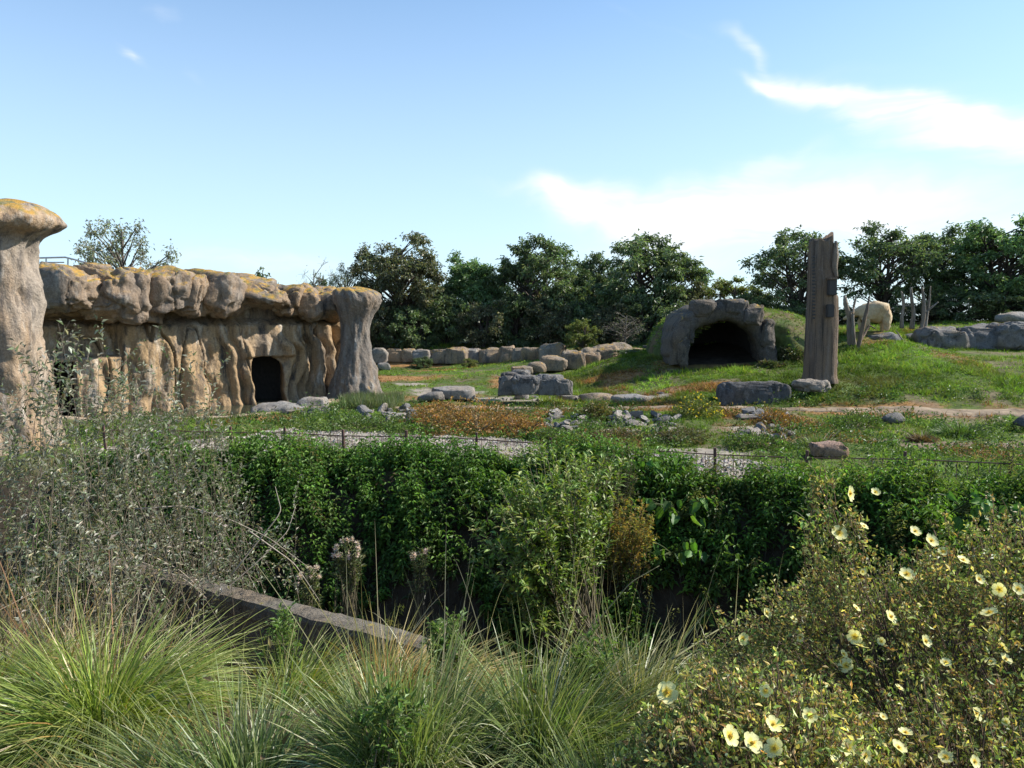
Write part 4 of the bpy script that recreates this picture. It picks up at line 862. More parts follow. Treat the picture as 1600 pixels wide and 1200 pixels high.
# ------------------------------------------------------------------ fence
fe = empty('low_iron_fence', (0, float(fenceY(0.)), 0), 'low rusty iron fence of thin pickets along the gravel path', 'fence')
fb = np.array(fe.location)
fx = np.arange(-9.2, 12, .165)
post_px = [-9.2, -7.75, -6.3, -5.0, -3.62, -2.23, -.73, .75, 2.25, 3.85, 5.4, 7.0, 8.6, 10.2, 11.8]
def cylm(name, r, h, sides=6): 
    P = np.array([[[0, 0, 0], [0, 0, h]]], float); V, F = tubes(P, np.full((1, 2), r), sides); V = np.concatenate([V, [[0, 0, h]]]); T3 = np.array([[sides+i, sides+(i+1) % sides, 2*sides] for i in range(sides)]); return mesh_np(name, V, [F, T3])
pk = cylm('picket', .0055, .50, 4); pk.materials.append(M_RUST)
for X in fx:
    Y = float(fenceY(X)); obj('picket', pk, None, fe, np.array([X, Y, Hs(X, Y)+.04])-fb)
bm = bmesh.new(); bmesh.ops.create_cube(bm, size=1)
for v in bm.verts: v.co.x *= .05; v.co.y *= .05; v.co.z = v.co.z*.74+.3
bmesh.ops.bevel(bm, geom=bm.edges[:], offset=.008, segments=1, affect='EDGES'); pm = bpy.data.meshes.new('post'); bm.to_mesh(pm); bm.free(); pm.materials.append(M_RUST)
for X in post_px:
    Y = float(fenceY(X)); o = obj('post', pm, None, fe, np.array([X, Y, Hs(X, Y)])-fb); o.rotation_euler = (random.uniform(-.04, .04), random.uniform(-.05, .05), 0)
for zr in (.53, .08):
    xx = np.array(post_px); yy = fenceY(xx); z = np.array([Hs(a, b) for a, b in zip(xx, yy)])+zr
    V, F = tubes((np.stack([xx, yy, z], -1)-fb)[None], np.full((1, len(xx)), .012), 5); obj('rail', mesh_np('rail', V, F), M_RUST, fe)

# ------------------------------------------------------------------ retaining wall of the near bed
rwx = np.linspace(-3.45, -.45, 60); rwy = nearY(rwx); rw0 = np.array([-3.3, 6.5, .9])
prof = np.array([(-.085, -.66), (-.085, -.12), (-.10, -.11), (-.10, -.02), (-.085, .012), (0, .018), (.085, .012), (.10, -.02), (.10, -.15), (.085, -3.9)])
V = []
for k, (X, Y) in enumerate(zip(rwx, rwy)):
    n2 = np.array([.507, .862]); 
    for a_, z_ in prof:
        V.append((X+n2[0]*a_, Y+n2[1]*a_, (.9 if z_ > -1 else .9)+z_))
V = np.array(V); V = V+(.003*fbm(V*3, 3, 4)+.005*fbm(V*14, 3, 9))[:, None]*np.array([.5, 1, 1]); V[np.arange(len(V)) % len(prof) == 0, 2] = .2
V = V-rw0; k = len(prof); i = np.arange(len(V)).reshape(-1, k); F = np.stack([i[:-1, :-1], i[1:, :-1], i[1:, 1:], i[:-1, 1:]], -1).reshape(-1, 4)
caps_ = np.array([list(range(k))])
rw = obj('retaining_wall', mesh_np('retaining_wall', V, [F, caps_], None, False), M_CONC, None, rw0)
tag(rw, 'old concrete retaining wall with flat top running diagonally above the ditch', 'retaining wall')

# ------------------------------------------------------------------ meadow
rng = np.random.default_rng(99)
def scatter(n, x0, x1, y0, y1):
    X = rng.uniform(x0, x1, n); Y = rng.uniform(y0, y1, n); k = np.abs(X) < .72*Y+1.5; return X[k], Y[k]
def tuft(acc, X, Y, Z, nb, h, w, T, spread=.6, droop=.5, segs=1):
    n = len(X); B = np.repeat(np.stack([X, Y, Z], -1), nb, 0)+rng.normal(0, .035, (n*nb, 3))*np.array([1, 1, 0])
    D = nrm(np.stack([rng.normal(0, spread, n*nb), rng.normal(0, spread, n*nb), np.ones(n*nb)], -1)); Ln = np.repeat(h, nb)*rng.uniform(.5, 1.25, n*nb)
    add_blades(acc, B, D, Ln, np.repeat(np.broadcast_to(w, (n,)), nb)*rng.uniform(.7, 1.3, n*nb), np.full(n*nb, droop)*rng.uniform(.3, 1.3, n*nb), np.repeat(T, nb, 0)*(1+rng.normal(0, .15, (n*nb, 1))), segs, wdir=nrm(np.stack([rng.normal(size=n*nb), rng.normal(size=n*nb)*.5, np.zeros(n*nb)], -1)))
GCOL = [(.155, .25, .035), (.12, .20, .03), (.20, .30, .045), (.24, .26, .06)]
OCOL = [(.30, .15, .055), (.24, .12, .05), (.20, .12, .05), (.32, .20, .08)]
gr = Acc(); dr = Acc(); hb = Acc()
for (n, x0, x1, y0, y1, h0, kd) in [(29000, -12, 20, 13.2, 27.5, .17, 0), (24000, 1, 24, 26.5, 38, .25, 1), (12000, -9, 12, 28, 53, .15, 2), (6000, 8, 26, 36, 46, .2, 1), (3500, -14, 20, 51.8, 57, .3, 2)]:
    X, Y = scatter(n, x0, x1, y0, y1); o_, d_, p_ = masks(X, Y); Z = H(X, Y)-.01
    a, b = path1(X); c = path2(X); ok = ~((Y > a-.05) & (Y < b) & (X < 6.2) & (rng.random(len(X)) > .16))&~((Y > c-.25) & (Y < c+.42+.5*sst(9, 14, X)) & (rng.random(len(X)) > .05))
    ok &= Y > fenceY(X)+.05; ok &= np.hypot((X-16.1)/1.2, (Y-34.2)/.9) > 1; ok &= sdpoly(X, Y, POOL) > .5+.4*rng.random(len(X)); ok &= rng.random(len(X)) > np.maximum(d_*.93, p_*.9); ok &= ~((np.abs(X-cc[0]) < 2.3) & (Y > cc[1]-.1) & (Y < cc[1]+5))
    lump = sst(-.3, .5, fbm2(X, Y, 1.3, 3, 88)); isO = rng.random(len(X)) < np.clip(o_*1.1, 0, .93)
    k = ok & ~isO; T = tints(k.sum(), GCOL, [3, 3, 2, 1], .1)*(1+.45*fbm2(X[k], Y[k], .35, 3, 47))[:, None]*(.8+.4*sst(-.4, .5, fbm2(X[k], Y[k], 1.6, 2, 49)))[:, None]; T = mixc(T, (.18, .16, .06), sst(0, .9, fbm2(X[k], Y[k], .5, 3, 45))*.5)
    tuft(gr, X[k], Y[k], Z[k], 6, h0*(.55+.9*lump[k]), .02*(1+Y[k]/45), T)
    k = ok & isO; T = tints(k.sum(), OCOL); tuft(dr, X[k], Y[k], Z[k], 7, h0*(.6+1.0*lump[k])*(1.25 if kd == 0 else .8), .02*(1+Y[k]/45), T, .9)
    if kd == 0:   # broad leaved herbs among the stones
        k = ok & (rng.random(len(X)) < .33) & (fbm2(X, Y, .8, 3, 66) > -.15); q = k.sum(); nb = 9; P = np.repeat(np.stack([X[k], Y[k], Z[k]], -1), nb, 0)+np.abs(rng.normal(0, 1, (q*nb, 3)))*np.array([0, 0, .12])+rng.normal(0, .07, (q*nb, 3))
        D = nrm(rdir(q*nb)+np.array([0, 0, .3])); T = np.where(isO[k][:, None], tints(q, [(.20, .13, .05), (.12, .12, .04)]), tints(q, [(.09, .15, .035), (.12, .18, .04), (.06, .10, .03)])); add_leaves(hb, P, D, nrm(rdir(q*nb)+np.array([0, 0, 1.])), rng.uniform(.06, .13, q*nb), rng.uniform(.03, .06, q*nb), np.repeat(T, nb, 0))
for (rx_, ry_, ra_, rd_) in ROCKS:
    n = int(16+ra_*34); A = rng.uniform(0, 2*PI, n); q = rng.uniform(.92, 1.25, n); X = rx_+np.cos(A)*ra_*q; Y = ry_+np.sin(A)*(rd_+.04)*q
    kk_ = sdpoly(X, Y, POOL) > .3; X, Y = X[kk_], Y[kk_]; tuft(gr, X, Y, H(X, Y)-.01, 7, np.full(len(X), .17)*rng.uniform(.6, 1.3, len(X)), .025, tints(len(X), GCOL+[(.2, .16, .07)], [3, 3, 2, 1, 2], .12))
# mound turf
k = rng.choice(len(MP), 9000); Pm = MP[k]+rng.normal(0, .05, (9000, 3))*np.array([1, 1, 0]); tuft(gr, Pm[:, 0], Pm[:, 1], Pm[:, 2]-.03, 6, np.full(9000, .15), .03, tints(9000, GCOL+[(.16, .13, .06)], [2, 3, 2, 1, 2]))
# long rushes by the pillar
X = rng.uniform(-5.9, -4.0, 420); Y = rng.uniform(25.6, 28.5, 420); tuft(gr, X, Y, H(X, Y), 9, np.full(420, .5), .018, tints(420, [(.13, .17, .08), (.17, .19, .10)]), .25, .15, 2)
o = obj('meadow_grass', gr.mesh('meadow_grass'), M_MEADOW); tag(o, 'green grass over the bear enclosure', 'grass', kind='stuff')
o = obj('dry_rusty_herbs', dr.mesh('dry_rusty_herbs'), M_MEADOW); tag(o, 'rust brown dried herbs in patches of the enclosure', 'dry herbs', kind='stuff')
o = obj('low_herbs', hb.mesh('low_herbs'), M_LEAF); tag(o, 'low leafy weeds among the rubble behind the fence', 'weeds', kind='stuff')

# small shrubby herb mounds on the near part of the enclosure (each its own)
def herb_mound(x, y, rx, rz, label, cols, name='herb_clump', cat='plant', nl=900, ls=(.09, .04), mat=M_LEAF, flowers=None, blades_=False):
    z = 0.
    for _ in range(4): c = G(x, y, z); z = Hs(c[0], c[1])
    n = nl; u = rdir(n); u[:, 2] = np.abs(u[:, 2]); P = u*(rng.uniform(.3, 1, (n, 1))**.5)*np.array([rx, rx*.8, rz])*(1+.3*fbm(u*2+x, 3, int(x))[:, None])
    a = Acc()
    if blades_: add_blades(a, P*np.array([.5, .5, .1]), nrm(u+np.array([0, 0, .5])), rng.uniform(.5, 1, n)*rz*1.2, np.full(n, .014), rng.uniform(.1, .7, n), tints(n, cols), 2)
    else: add_leaves(a, P, nrm(u+rdir(n)*.8), nrm(rdir(n)*.7+np.array([0, 0, 1.])), rng.uniform(.6, 1.3, n)*ls[0], rng.uniform(.6, 1.3, n)*ls[1], tints(n, cols))
    st = 26; A = rng.uniform(0, 6.28, st); E = np.stack([np.cos(A)*rx*.7, np.sin(A)*rx*.6, rng.uniform(.5, 1, st)*rz], -1); t = np.linspace(0, 1, 4)[None, :, None]
    V, F = tubes(E[:, None]*t, np.full((st, 4), .006), 3); e = empty(name, c, label, cat); obj('leaves', a.mesh('leaves'), mat, e)
    obj('stems', mesh_np('stems', V, F, np.full((len(V), 3), .1)*np.array([1, .8, .5])), M_STEM, e)
    if flowers:
        m_ = flowers; fl = Acc(); k = rng.choice(n, m_); PP = P[k]*1.12+np.array([0, 0, .05]); add_leaves(fl, PP, rdir(m_), nrm(rdir(m_)+np.array([0, -.6, 1.])), np.full(m_, .07), np.full(m_, .06), tints(m_, [(.75, .55, .03)], var=.1)); obj('blossoms', fl.mesh('blossoms'), M_PETAL, e)
BRN = [(.36, .18, .055), (.27, .145, .05), (.18, .12, .045), (.42, .24, .08)]
OLV = [(.16, .14, .045), (.12, .13, .04), (.20, .15, .05)]
LG = [(.10, .16, .035), (.13, .19, .045), (.08, .12, .03)]
herb_mound(690, 664, 1.1, .6, 'rusty brown herb clump left of the biggest brown one', BRN)
herb_mound(750, 674, 1.5, .85, 'largest rusty brown herb clump near the fence', BRN, nl=1600)
herb_mound(815, 680, .8, .5, 'small rusty herb clump right of the largest brown one', BRN)
herb_mound(680, 645, .8, .35, 'faded brown herb clump behind the left brown clump', BRN)
herb_mound(560, 672, 1.2, .32, 'light green herb clump by the gravel path left of the brown herbs', LG, nl=1400)
herb_mound(640, 678, .9, .25, 'low light green herb clump next to the gravel path', LG)
herb_mound(930, 655, .6, .55, 'olive upright herb clump between two rubble heaps', OLV, nl=1300)
herb_mound(1090, 652, .8, .6, 'yellow flowering ragwort clump between the middle and right rubble', [(.14, .18, .04), (.18, .2, .05)], nl=1400, flowers=130, name='ragwort')
herb_mound(1215, 662, .6, .35, 'rust coloured herb clump above the right rubble heap', BRN)
herb_mound(1060, 690, .8, .35, 'dull brown green herb clump below the middle rubble', [(.14, .11, .05), (.10, .11, .04)])
herb_mound(960, 690, .9, .3, 'brownish herb clump behind the tall light green shrub', [(.18, .12, .06), (.10, .11, .04)])
herb_mound(1340, 668, .9, .35, 'bright green herb clump left of the grey angular stone', LG, nl=1300)
herb_mound(1440, 690, .5, .3, 'dry brown grass clump in the green herbs on the right', [(.2, .12, .06), (.15, .10, .05)], blades_=True)
herb_mound(1500, 680, 1.0, .4, 'bright green grass clump near the right picture edge', [(.13, .2, .05), (.10, .17, .04)], nl=1800, blades_=True)
herb_mound(1280, 700, 1.0, .4, 'yellow green grassy clump beside the reddish rock', [(.15, .2, .05), (.11, .16, .04)], nl=1500, blades_=True)
herb_mound(1180, 700, .8, .3, 'green weeds clump beside the gravel patch', LG)
herb_mound(860, 690, .7, .3, 'green leafy weeds clump behind the fence near the light shrub', LG, nl=1200)
herb_mound(1205, 545, 1.3, .7, 'shaggy green brown scrub on the right flank of the cave mound', [(.10, .11, .045), (.14, .11, .06), (.08, .10, .035)], nl=3000, name='scrub', cat='shrub') if False else None
for (x, y, d, rx, rz, lb) in [(1215, 520, 34.5, 1.1, .7, 'shaggy scrub on the upper right flank of the cave mound'), (1235, 548, 33.0, .9, .55, 'shaggy scrub between cave mound and standing trunk'), (1210, 570, 32.2, .8, .45, 'low green scrub at the right foot of the cave')]:
    c = W(x, y, d); n = 1800; u = rdir(n); u[:, 2] = np.abs(u[:, 2]); P = u*(rng.uniform(.3, 1, (n, 1))**.5)*np.array([rx, rx*.8, rz])*(1+.3*fbm(u*2+x, 3, 5)[:, None]); a = Acc()
    add_leaves(a, P, nrm(u+rdir(n)), nrm(rdir(n)+np.array([0, 0, 1.])), rng.uniform(.08, .2, n), rng.uniform(.03, .07, n), tints(n, [(.09, .11, .04), (.15, .12, .07), (.07, .095, .03)])); tag(obj('scrub', a.mesh('scrub'), M_LEAF, None, c-np.array([0, 0, rz*.6])), lb, 'scrub')

# ------------------------------------------------------------------ ditch bank: nettles
rng = np.random.default_rng(123)
def nettles(n, xr, cond, cols, hgt, leafl, name, label, cat, npairs=7, lw=.5, mat=M_LEAFG, spread=.15):
    X = rng.uniform(*xr, n); t = rng.uniform(-.22, 1.15, n); Y = fenceY(X)-.75-3.0*t; k = cond(X, t); X = X[k]; Y = Y[k]; t = t[k]; n = len(X); Z = H(X, Y)
    lump = .45+.95*sst(-.6, .6, fbm2(X, Y*.7, .8, 3, 15)); hh = hgt*lump*rng.uniform(.75, 1.2, n)*np.where(t < 0, .62, 1.)
    D = nrm(np.stack([rng.normal(0, spread, n), -.15-.75*np.clip(t, 0, .8)+rng.normal(0, spread, n), np.ones(n)], -1)+.5*np.stack([fbm2(X, Y, 1.3, 2, 71), -np.abs(fbm2(X, Y, 1.3, 2, 72)), 0*X], -1))
    B = np.stack([X, Y, Z], -1); u = np.linspace(0, 1, 4)[None, :, None]; st = B[:, None]+D[:, None]*hh[:, None, None]*u
    acc = Acc(); V, F = tubes(st, .006*(1-.6*u[..., 0])*np.ones((n, 1)), 3); acc.add(V, F, np.array([.07, .08, .03]))
    m = npairs*4; f = np.tile(np.repeat(np.linspace(.25, 1, npairs), 4), n); kk = np.repeat(np.arange(n), m)
    az_ = np.tile(np.repeat(np.arange(npairs)*.9, 4)+np.tile(np.arange(4)*PI/2, npairs), n)+np.repeat(rng.uniform(0, 6.28, n), m)+rng.normal(0, .25, n*m)
    Ld = nrm(np.stack([np.cos(az_), np.sin(az_), np.full(n*m, -.15)+rng.normal(0, .25, n*m)], -1)); P = B[kk]+D[kk]*(hh[kk]*f)[:, None]+Ld*.02
    T = tints(n, cols, var=.15)[kk]*(1+rng.normal(0, .18, (n*m, 1))); s = leafl*(1.25-.65*f)*rng.uniform(.55, 1.4, n*m)
    T = T*np.where(f > .85, 1.25, 1)[:, None]
    add_leaves(acc, P, Ld, nrm(np.array([0, 0, 1.])+Ld*.3+rng.normal(0, .25, (n*m, 3))), s, s*lw, np.clip(T, .003, .9), 'rhomb', fold=.2, droop=.35)
    return tag(obj(name, acc.mesh(name), mat), label, cat, kind='stuff')
NET = [(.09, .175, .03), (.12, .21, .04), (.065, .13, .026)]
nettles(6000, (-9.5, 12), lambda X, t: (t < .8+.25*np.sin(X*1.1)) & (rng.random(len(X)) < np.where((t > .5) & (X > 2.2), .18, 1)) & (t > np.where(X < -5, -.12, -.2)), NET, .62, .125, 'nettle_bank', 'dark green nettles covering the far bank of the ditch', 'nettles', 5)
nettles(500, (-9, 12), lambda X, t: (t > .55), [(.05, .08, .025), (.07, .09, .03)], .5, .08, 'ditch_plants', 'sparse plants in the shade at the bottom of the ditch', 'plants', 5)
nettles(900, (-.4, 2.6), lambda X, t: t < .0, [(.10, .17, .04), (.13, .19, .05)], .95, .12, 'tall_weeds', 'tall bright weeds hiding the fence behind the light green shrub', 'weeds', 7, .4)
nettles(1500, (4.3, 11.8), lambda X, t: t < .12, [(.13, .21, .04), (.10, .17, .035), (.15, .20, .07)], .74, .13, 'willowherb_fringe', 'broad leaved fringe plants along the top of the bank on the right', 'plants', 6, .28)
nettles(900, (-8, 11.5), lambda X, t: (fbm2(X, t*2, .9, 3, 201) > .12) & (t < .5), [(.13, .22, .04), (.10, .18, .035)], .85, .16, 'broad_leaf_growth', 'brighter broad leaved growth in patches along the upper bank of the ditch', 'plants', 5, .42, spread=.3)
nettles(700, (-8, 11.5), lambda X, t: (fbm2(X, t*2, 1.1, 3, 301) > .1) & (t < .75), [(.16, .18, .06), (.20, .19, .08), (.12, .15, .05)], .95, .09, 'spindly_weeds', 'paler spindly weeds rising out of the nettles on the bank', 'weeds', 9, .3, spread=.35)
hd = Acc(); n = 5000; X = rng.uniform(-8, 11, n); t = rng.uniform(.25, 1.1, n); Y = fenceY(X)-.75-3.0*t; B = np.stack([X, Y, H(X, Y)+.02], -1)
add_blades(hd, B, nrm(np.stack([rng.normal(0, .3, n), -.8+rng.normal(0, .3, n), np.full(n, .5)], -1)), rng.uniform(.2, .55, n), np.full(n, .012), rng.uniform(.7, 1.4, n), tints(n, [(.14, .10, .06), (.09, .08, .04), (.06, .08, .03)]), 3)
tag(obj('hanging_dry_grass', hd.mesh('hanging_dry_grass'), M_GRASS), 'brown withered grass hanging down the lower bank of the ditch', 'dry grass', kind='stuff')

# ------------------------------------------------------------------ shrub builder with real stems and leaves
def stems_to(base, tips, mid_up=.3, n=7, wob=.04):
    t = np.linspace(0, 1, n)[None, :, None]; mid = (base+tips)/2; mid[:, 2] += mid_up*np.linalg.norm(tips-base, axis=1); mid += rng.normal(0, wob, mid.shape)
    return base[:, None]*(1-t)**2+2*mid[:, None]*t*(1-t)+tips[:, None]*t**2
def leaf_shrub(name, label, origin, tips, base_r, leafl, leafw, cols, per=26, lf='rhomb', mat=M_LEAF, srad=.008, stemc=(.12, .10, .06), frac=(.35, 1), side=3, sidel=.2, mid_up=.2, cat='shrub', jit=.0, wob=.04, wts=None, droop=.25, lup=.2):
    o3 = np.array(origin, float); n = len(tips); tips = tips-o3; base = rng.normal(0, base_r, (n, 3))*np.array([1, 1, 0]); Q = stems_to(base, tips, mid_up, 7, wob); wood = Acc(); lv = Acc()
    rr = srad*(1-.7*np.linspace(0, 1, 7))[None]*rng.uniform(.6, 1.3, (n, 1)); V, F = tubes(Q, rr, 4); wood.add(V, F, np.array(stemc))
    # side twigs
    m = n*side; k = np.repeat(np.arange(n), side); f = rng.uniform(frac[0], .98, m)*6; i0 = np.minimum(f.astype(int), 5); fr = (f-i0)[:, None]; S = Q[k, i0]*(1-fr)+Q[k, i0+1]*fr; dv = nrm(Q[k, i0+1]-Q[k, i0])
    D = nrm(dv*.8+rdir(m)*.8+np.array([0, 0, .25])); Lt = rng.uniform(.5, 1.2, m)*sidel; tt = np.linspace(0, 1, 4)[None, :, None]; Q2 = S[:, None]+D[:, None]*Lt[:, None, None]*tt; Q2[..., 2] += .06*Lt[:, None]*tt[..., 0]**2
    V, F = tubes(Q2, (srad*.35*(1-.6*tt[..., 0]))*np.ones((m, 1)), 3); wood.add(V, F, np.array(stemc)*1.1)
    def put(Qx, per_, lo):
        nn, kk = Qx.shape[0], Qx.shape[1]; q = nn*per_; j = np.repeat(np.arange(nn), per_); f = (lo+(1-lo)*np.tile(np.linspace(0, 1, per_), nn))*(kk-1)*.999; i0 = f.astype(int); fr = (f-i0)[:, None]
        P = Qx[j, i0]*(1-fr)+Qx[j, i0+1]*fr; dv = nrm(Qx[j, i0+1]-Qx[j, i0]); sd = rdir(q); sd = nrm(sd-dv*(sd*dv).sum(1, keepdims=True)); D = nrm(dv*.7+sd*.9+np.array([0, 0, lup])); s = rng.uniform(.5, 1.4, q)*leafl
        add_leaves(lv, P+rng.normal(0, jit, P.shape), D, nrm(rdir(q)*.5+np.array([0, 0, 1.])), s, s*leafw, tints(q, cols, wts), lf, droop=droop)
    put(Q, per, frac[0]); put(Q2, max(5, per//2), .1)
    e = empty(name, o3, label, cat); obj('stems', wood.mesh('stems', True), M_STEM, e); obj('leaves', lv.mesh('leaves'), mat, e); return e
def ell_tips(n, c, r, zmin=-.3, front=None):
    u = rdir(n*4); u = u[u[:, 2] > zmin][:n]; return np.array(c)+u*np.array(r)*rng.uniform(.72, 1.05, (len(u), 1))

rng = np.random.default_rng(321)
# light green shrub in the middle of the ditch bank
b = W(900, 1010, 11.3)
LGs = [(.17, .25, .045), (.21, .29, .055), (.12, .19, .035), (.27, .29, .08)]
T = np.concatenate([ell_tips(60, W(860, 790, 11.6), (.85, .6, .9), -.6), ell_tips(46, W(800, 850, 11.0), (.65, .5, .9), -.8), ell_tips(40, W(900, 740, 12.4), (.9, .5, .35), -.2), ell_tips(12, W(830, 960, 11), (.5, .4, .4), -1)])
leaf_shrub('light_green_shrub', 'tall light green shrub growing up from the ditch in the centre', b, T, .22, .105, .42, LGs, 20, 'full', M_LEAF, .010, side=4, sidel=.28, frac=(.4, 1), mid_up=.06)
b = W(970, 880, 12.6)
leaf_shrub('amber_shrub', 'yellowish brown feathery shrub right of the light green shrub', b-np.array([0, 0, 1.0]), ell_tips(60, W(985, 820, 12.2), (.42, .35, .42), -.8), .15, .06, .3, [(.34, .29, .08), (.24, .25, .08), (.42, .27, .08)], 20, side=4, sidel=.14, mat=M_LEAF)
leaf_shrub('olive_shrub', 'grey green thin shrub behind the amber shrub top', W(960, 850, 13)-np.array([0, 0, .8]), ell_tips(60, W(955, 740, 13), (.45, .35, .45), -.5), .15, .05, .3, [(.14, .14, .07), (.11, .12, .05)], 18, side=4, sidel=.14)
# big leaved plants
def bigleaf(origin, n, L, label, cols, spreadx=.5, rz=.5, down=.3, name='burdock'):
    e = empty(name, origin, label, 'large leaved plant'); a = rng.uniform(0, 6.28, n)
    for k in range(n):
        P = np.array([[rng.normal(0, .06), rng.normal(0, .06), 0]]); end = np.array([[math.cos(a[k])*spreadx*rng.uniform(.3, 1), -abs(math.sin(a[k]))*.45*rng.uniform(.2, 1), rng.uniform(.1, 1)*rz]])
        Q = stems_to(P, end, .15); acc = Acc(); V, F = tubes(Q, np.full((1, 7), .008), 4); acc.add(V, F, np.array([.09, .12, .04]))
        D = nrm(end*np.array([1, 1, 0])+np.array([[0, -.4, -down]])+rng.normal(0, .5, (1, 3))); ln = L*rng.uniform(.7, 1.15); nr, ncx = 9, 7; tt = np.linspace(0, 1, nr); ss = np.linspace(-1, 1, ncx); Dn, Xn, Zn = frame(D, np.array([[0, -.3, 1.]])+rng.normal(0, .55, (1, 3)))
        wd = .48*ln*np.sin(np.clip(tt*.93+.07, 0, 1)**.62*PI)**.75; U, S_ = np.meshgrid(tt, ss, indexing='ij'); ww = wd[:, None]
        PP = end+Dn*(U.ravel()*ln)[:, None]+Xn*((S_*ww/2*1.3).ravel())[:, None]+Zn*((.13*ln*np.abs(S_)-.28*ln*U**2+.03*ln*np.sin(S_*9+U*11)).ravel())[:, None]
        i = np.arange(nr*ncx).reshape(nr, ncx); F = np.stack([i[:-1, :-1], i[:-1, 1:], i[1:, 1:], i[1:, :-1]], -1).reshape(-1, 4); acc.add(PP, F, tints(1, cols)[0]*(1.25-.25*np.abs(S_.ravel())[:, None]))
        obj('leaf', acc.mesh('leaf', True), M_LEAFG, e)
BL = [(.08, .17, .03), (.055, .12, .025), (.11, .21, .035)]
bigleaf(W(1000, 730, 13.6)-np.array([0, 0, .25]), 26, .24, 'large leaved bright plant at the top of the bank right of the olive shrub', BL, .6, .45)
bigleaf(W(1060, 790, 13.0)-np.array([0, 0, .2]), 34, .23, 'large leaved dark plant hanging down the bank below the bright one', BL, .6, .35, 1.1)
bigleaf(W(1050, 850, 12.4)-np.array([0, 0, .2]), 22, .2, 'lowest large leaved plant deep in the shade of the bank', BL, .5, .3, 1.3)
bigleaf(W(1560, 800, 10.8)-np.array([0, 0, .2]), 34, .21, 'large leaved plant on the bank at the right picture edge', BL, .6, .4, 1.0)
bigleaf(W(1500, 780, 11.2)-np.array([0, 0, .2]), 22, .18, 'large leaved plant left of the one at the right picture edge', BL, .5, .35, .8)
bigleaf(W(1270, 800, 11.9)-np.array([0, 0, .2]), 18, .15, 'medium leaved plant on the bank behind the yellow flowering shoots', BL, .4, .3, .8)
# pale seed heads
def seedheads(x, y, d, n, label, r=.25):
    c = W(x, y, d); T = ell_tips(n, c, (r, r*.7, r*.9), -.6); e = leaf_shrub('seeding_thistle', label, c-np.array([0, 0, 1.0]), T, .08, .06, .35, [(.10, .13, .05), (.15, .16, .07)], 14, side=2, sidel=.1, srad=.006, cat='seeding plant'); o3 = np.array(e.location)
    for q in range(n):
        if q % 2: continue
        u = rdir(70); acc = Acc(); add_blades(acc, np.zeros((70, 3)), u, np.full(70, .05), np.full(70, .012), np.zeros(70), tints(70, [(.80, .66, .56), (.66, .52, .44)], var=.1), 1); obj('seed_head', acc.mesh('seed_head'), M_PETAL, e, T[q]-o3)
seedheads(545, 862, 10.8, 34, 'plant with fluffy pale pinkish seed heads in the dark ditch', .22)
seedheads(655, 868, 11, 14, 'smaller pale seed head plant right of the fluffy one in the ditch', .14)
seedheads(478, 905, 9.5, 20, 'brownish seed head plant beside the silver twigs at the ditch', .2)

# ------------------------------------------------------------------ silver leaved shrubs on the left
rng = np.random.default_rng(555)
SV = ([(.29, .29, .21), (.21, .22, .14), (.44, .43, .34), (.13, .17, .06), (.26, .22, .10)], [3, 3, 1, 2.5, 1])
def silver(x, d, tips, label, per=32, sd=3, sidel=.26, srad=.0032, cols=SV, mu=.12):
    X = ray(x, 900)[0]/ray(x, 900)[1]*d; z = Hs(X, d); z = max(z, .3) if d < 7.5 else z
    if d > 5.9: per = 20
    return leaf_shrub('silver_shrub', label, (X, d, z), np.array(tips), .45, .036, .36, cols[0], per, 'rhomb', M_SILVER, srad, (.15, .12, .085), (.25, 1), sd, sidel, mu, wts=cols[1], jit=.008, wob=.2)
def tipset(lst, d, n, jx, jy, jd=.5):
    out_ = []
    for x, y in lst:
        for _ in range(n if d < 5.9 and y < 700 else max(2, n-3)): out_.append(W(x+rng.normal(0, jx), y+abs(rng.normal(0, jy)), d+rng.normal(0, jd)))
    return out_
silver(60, 4.6, tipset([(40, 540), (75, 505), (110, 490), (20, 590), (130, 540), (90, 600), (60, 560)], 4.6, 6, 12, 70, .3), 'silver leaved shrub with tall shoots in front of the tall left pillar')
silver(150, 5.2, tipset([(150, 530), (175, 575), (205, 590), (230, 560), (250, 610), (140, 600), (190, 545)], 5.2, 6, 14, 60, .3), 'silver leaved shrub right of the one in front of the pillar')
silver(260, 5.8, tipset([(275, 540), (310, 565), (260, 610), (330, 620), (370, 600), (215, 630), (290, 600)], 5.8, 6, 16, 60, .3), 'silver leaved shrub in front of the pool with upright shoots')
silver(60, 4.0, tipset([(30, 760), (80, 740), (130, 780), (20, 820), (90, 840), (160, 820)], 4.0, 5, 22, 60, .3), 'low silver shrub at the left edge above the grass tussock')
silver(210, 6.3, tipset([(180, 700), (230, 720), (280, 700), (330, 740), (260, 780), (200, 800), (310, 810)], 5.9, 6, 22, 50, .4), 'dense silver shrub in the middle of the left thicket')
silver(330, 6.9, tipset([(350, 760), (390, 790), (420, 830), (455, 770), (440, 880), (380, 860), (340, 840), (480, 900)], 6.4, 6, 18, 45, .4), 'silver shrub leaning out over the ditch on the right of the thicket')
silver(270, 6.1, tipset([(240, 820), (300, 830), (350, 860), (400, 880), (320, 850)], 6.5, 3, 18, 30, .25), 'low silver twigs spilling over the concrete wall')
GV = ([(.12, .14, .05), (.16, .16, .07), (.09, .12, .035), (.22, .17, .08)], [3, 2, 3, 1])
silver(120, 7.2, tipset([(100, 680), (160, 690), (220, 680), (280, 690), (60, 700), (320, 680)], 7.4, 6, 20, 40, .4), 'green grey shrub behind the silver thicket', cols=GV)
silver(330, 8.4, tipset([(300, 690), (350, 700), (380, 720), (260, 720)], 8.6, 7, 20, 40, .4), 'olive green shrub between the thicket and the nettles', cols=GV)
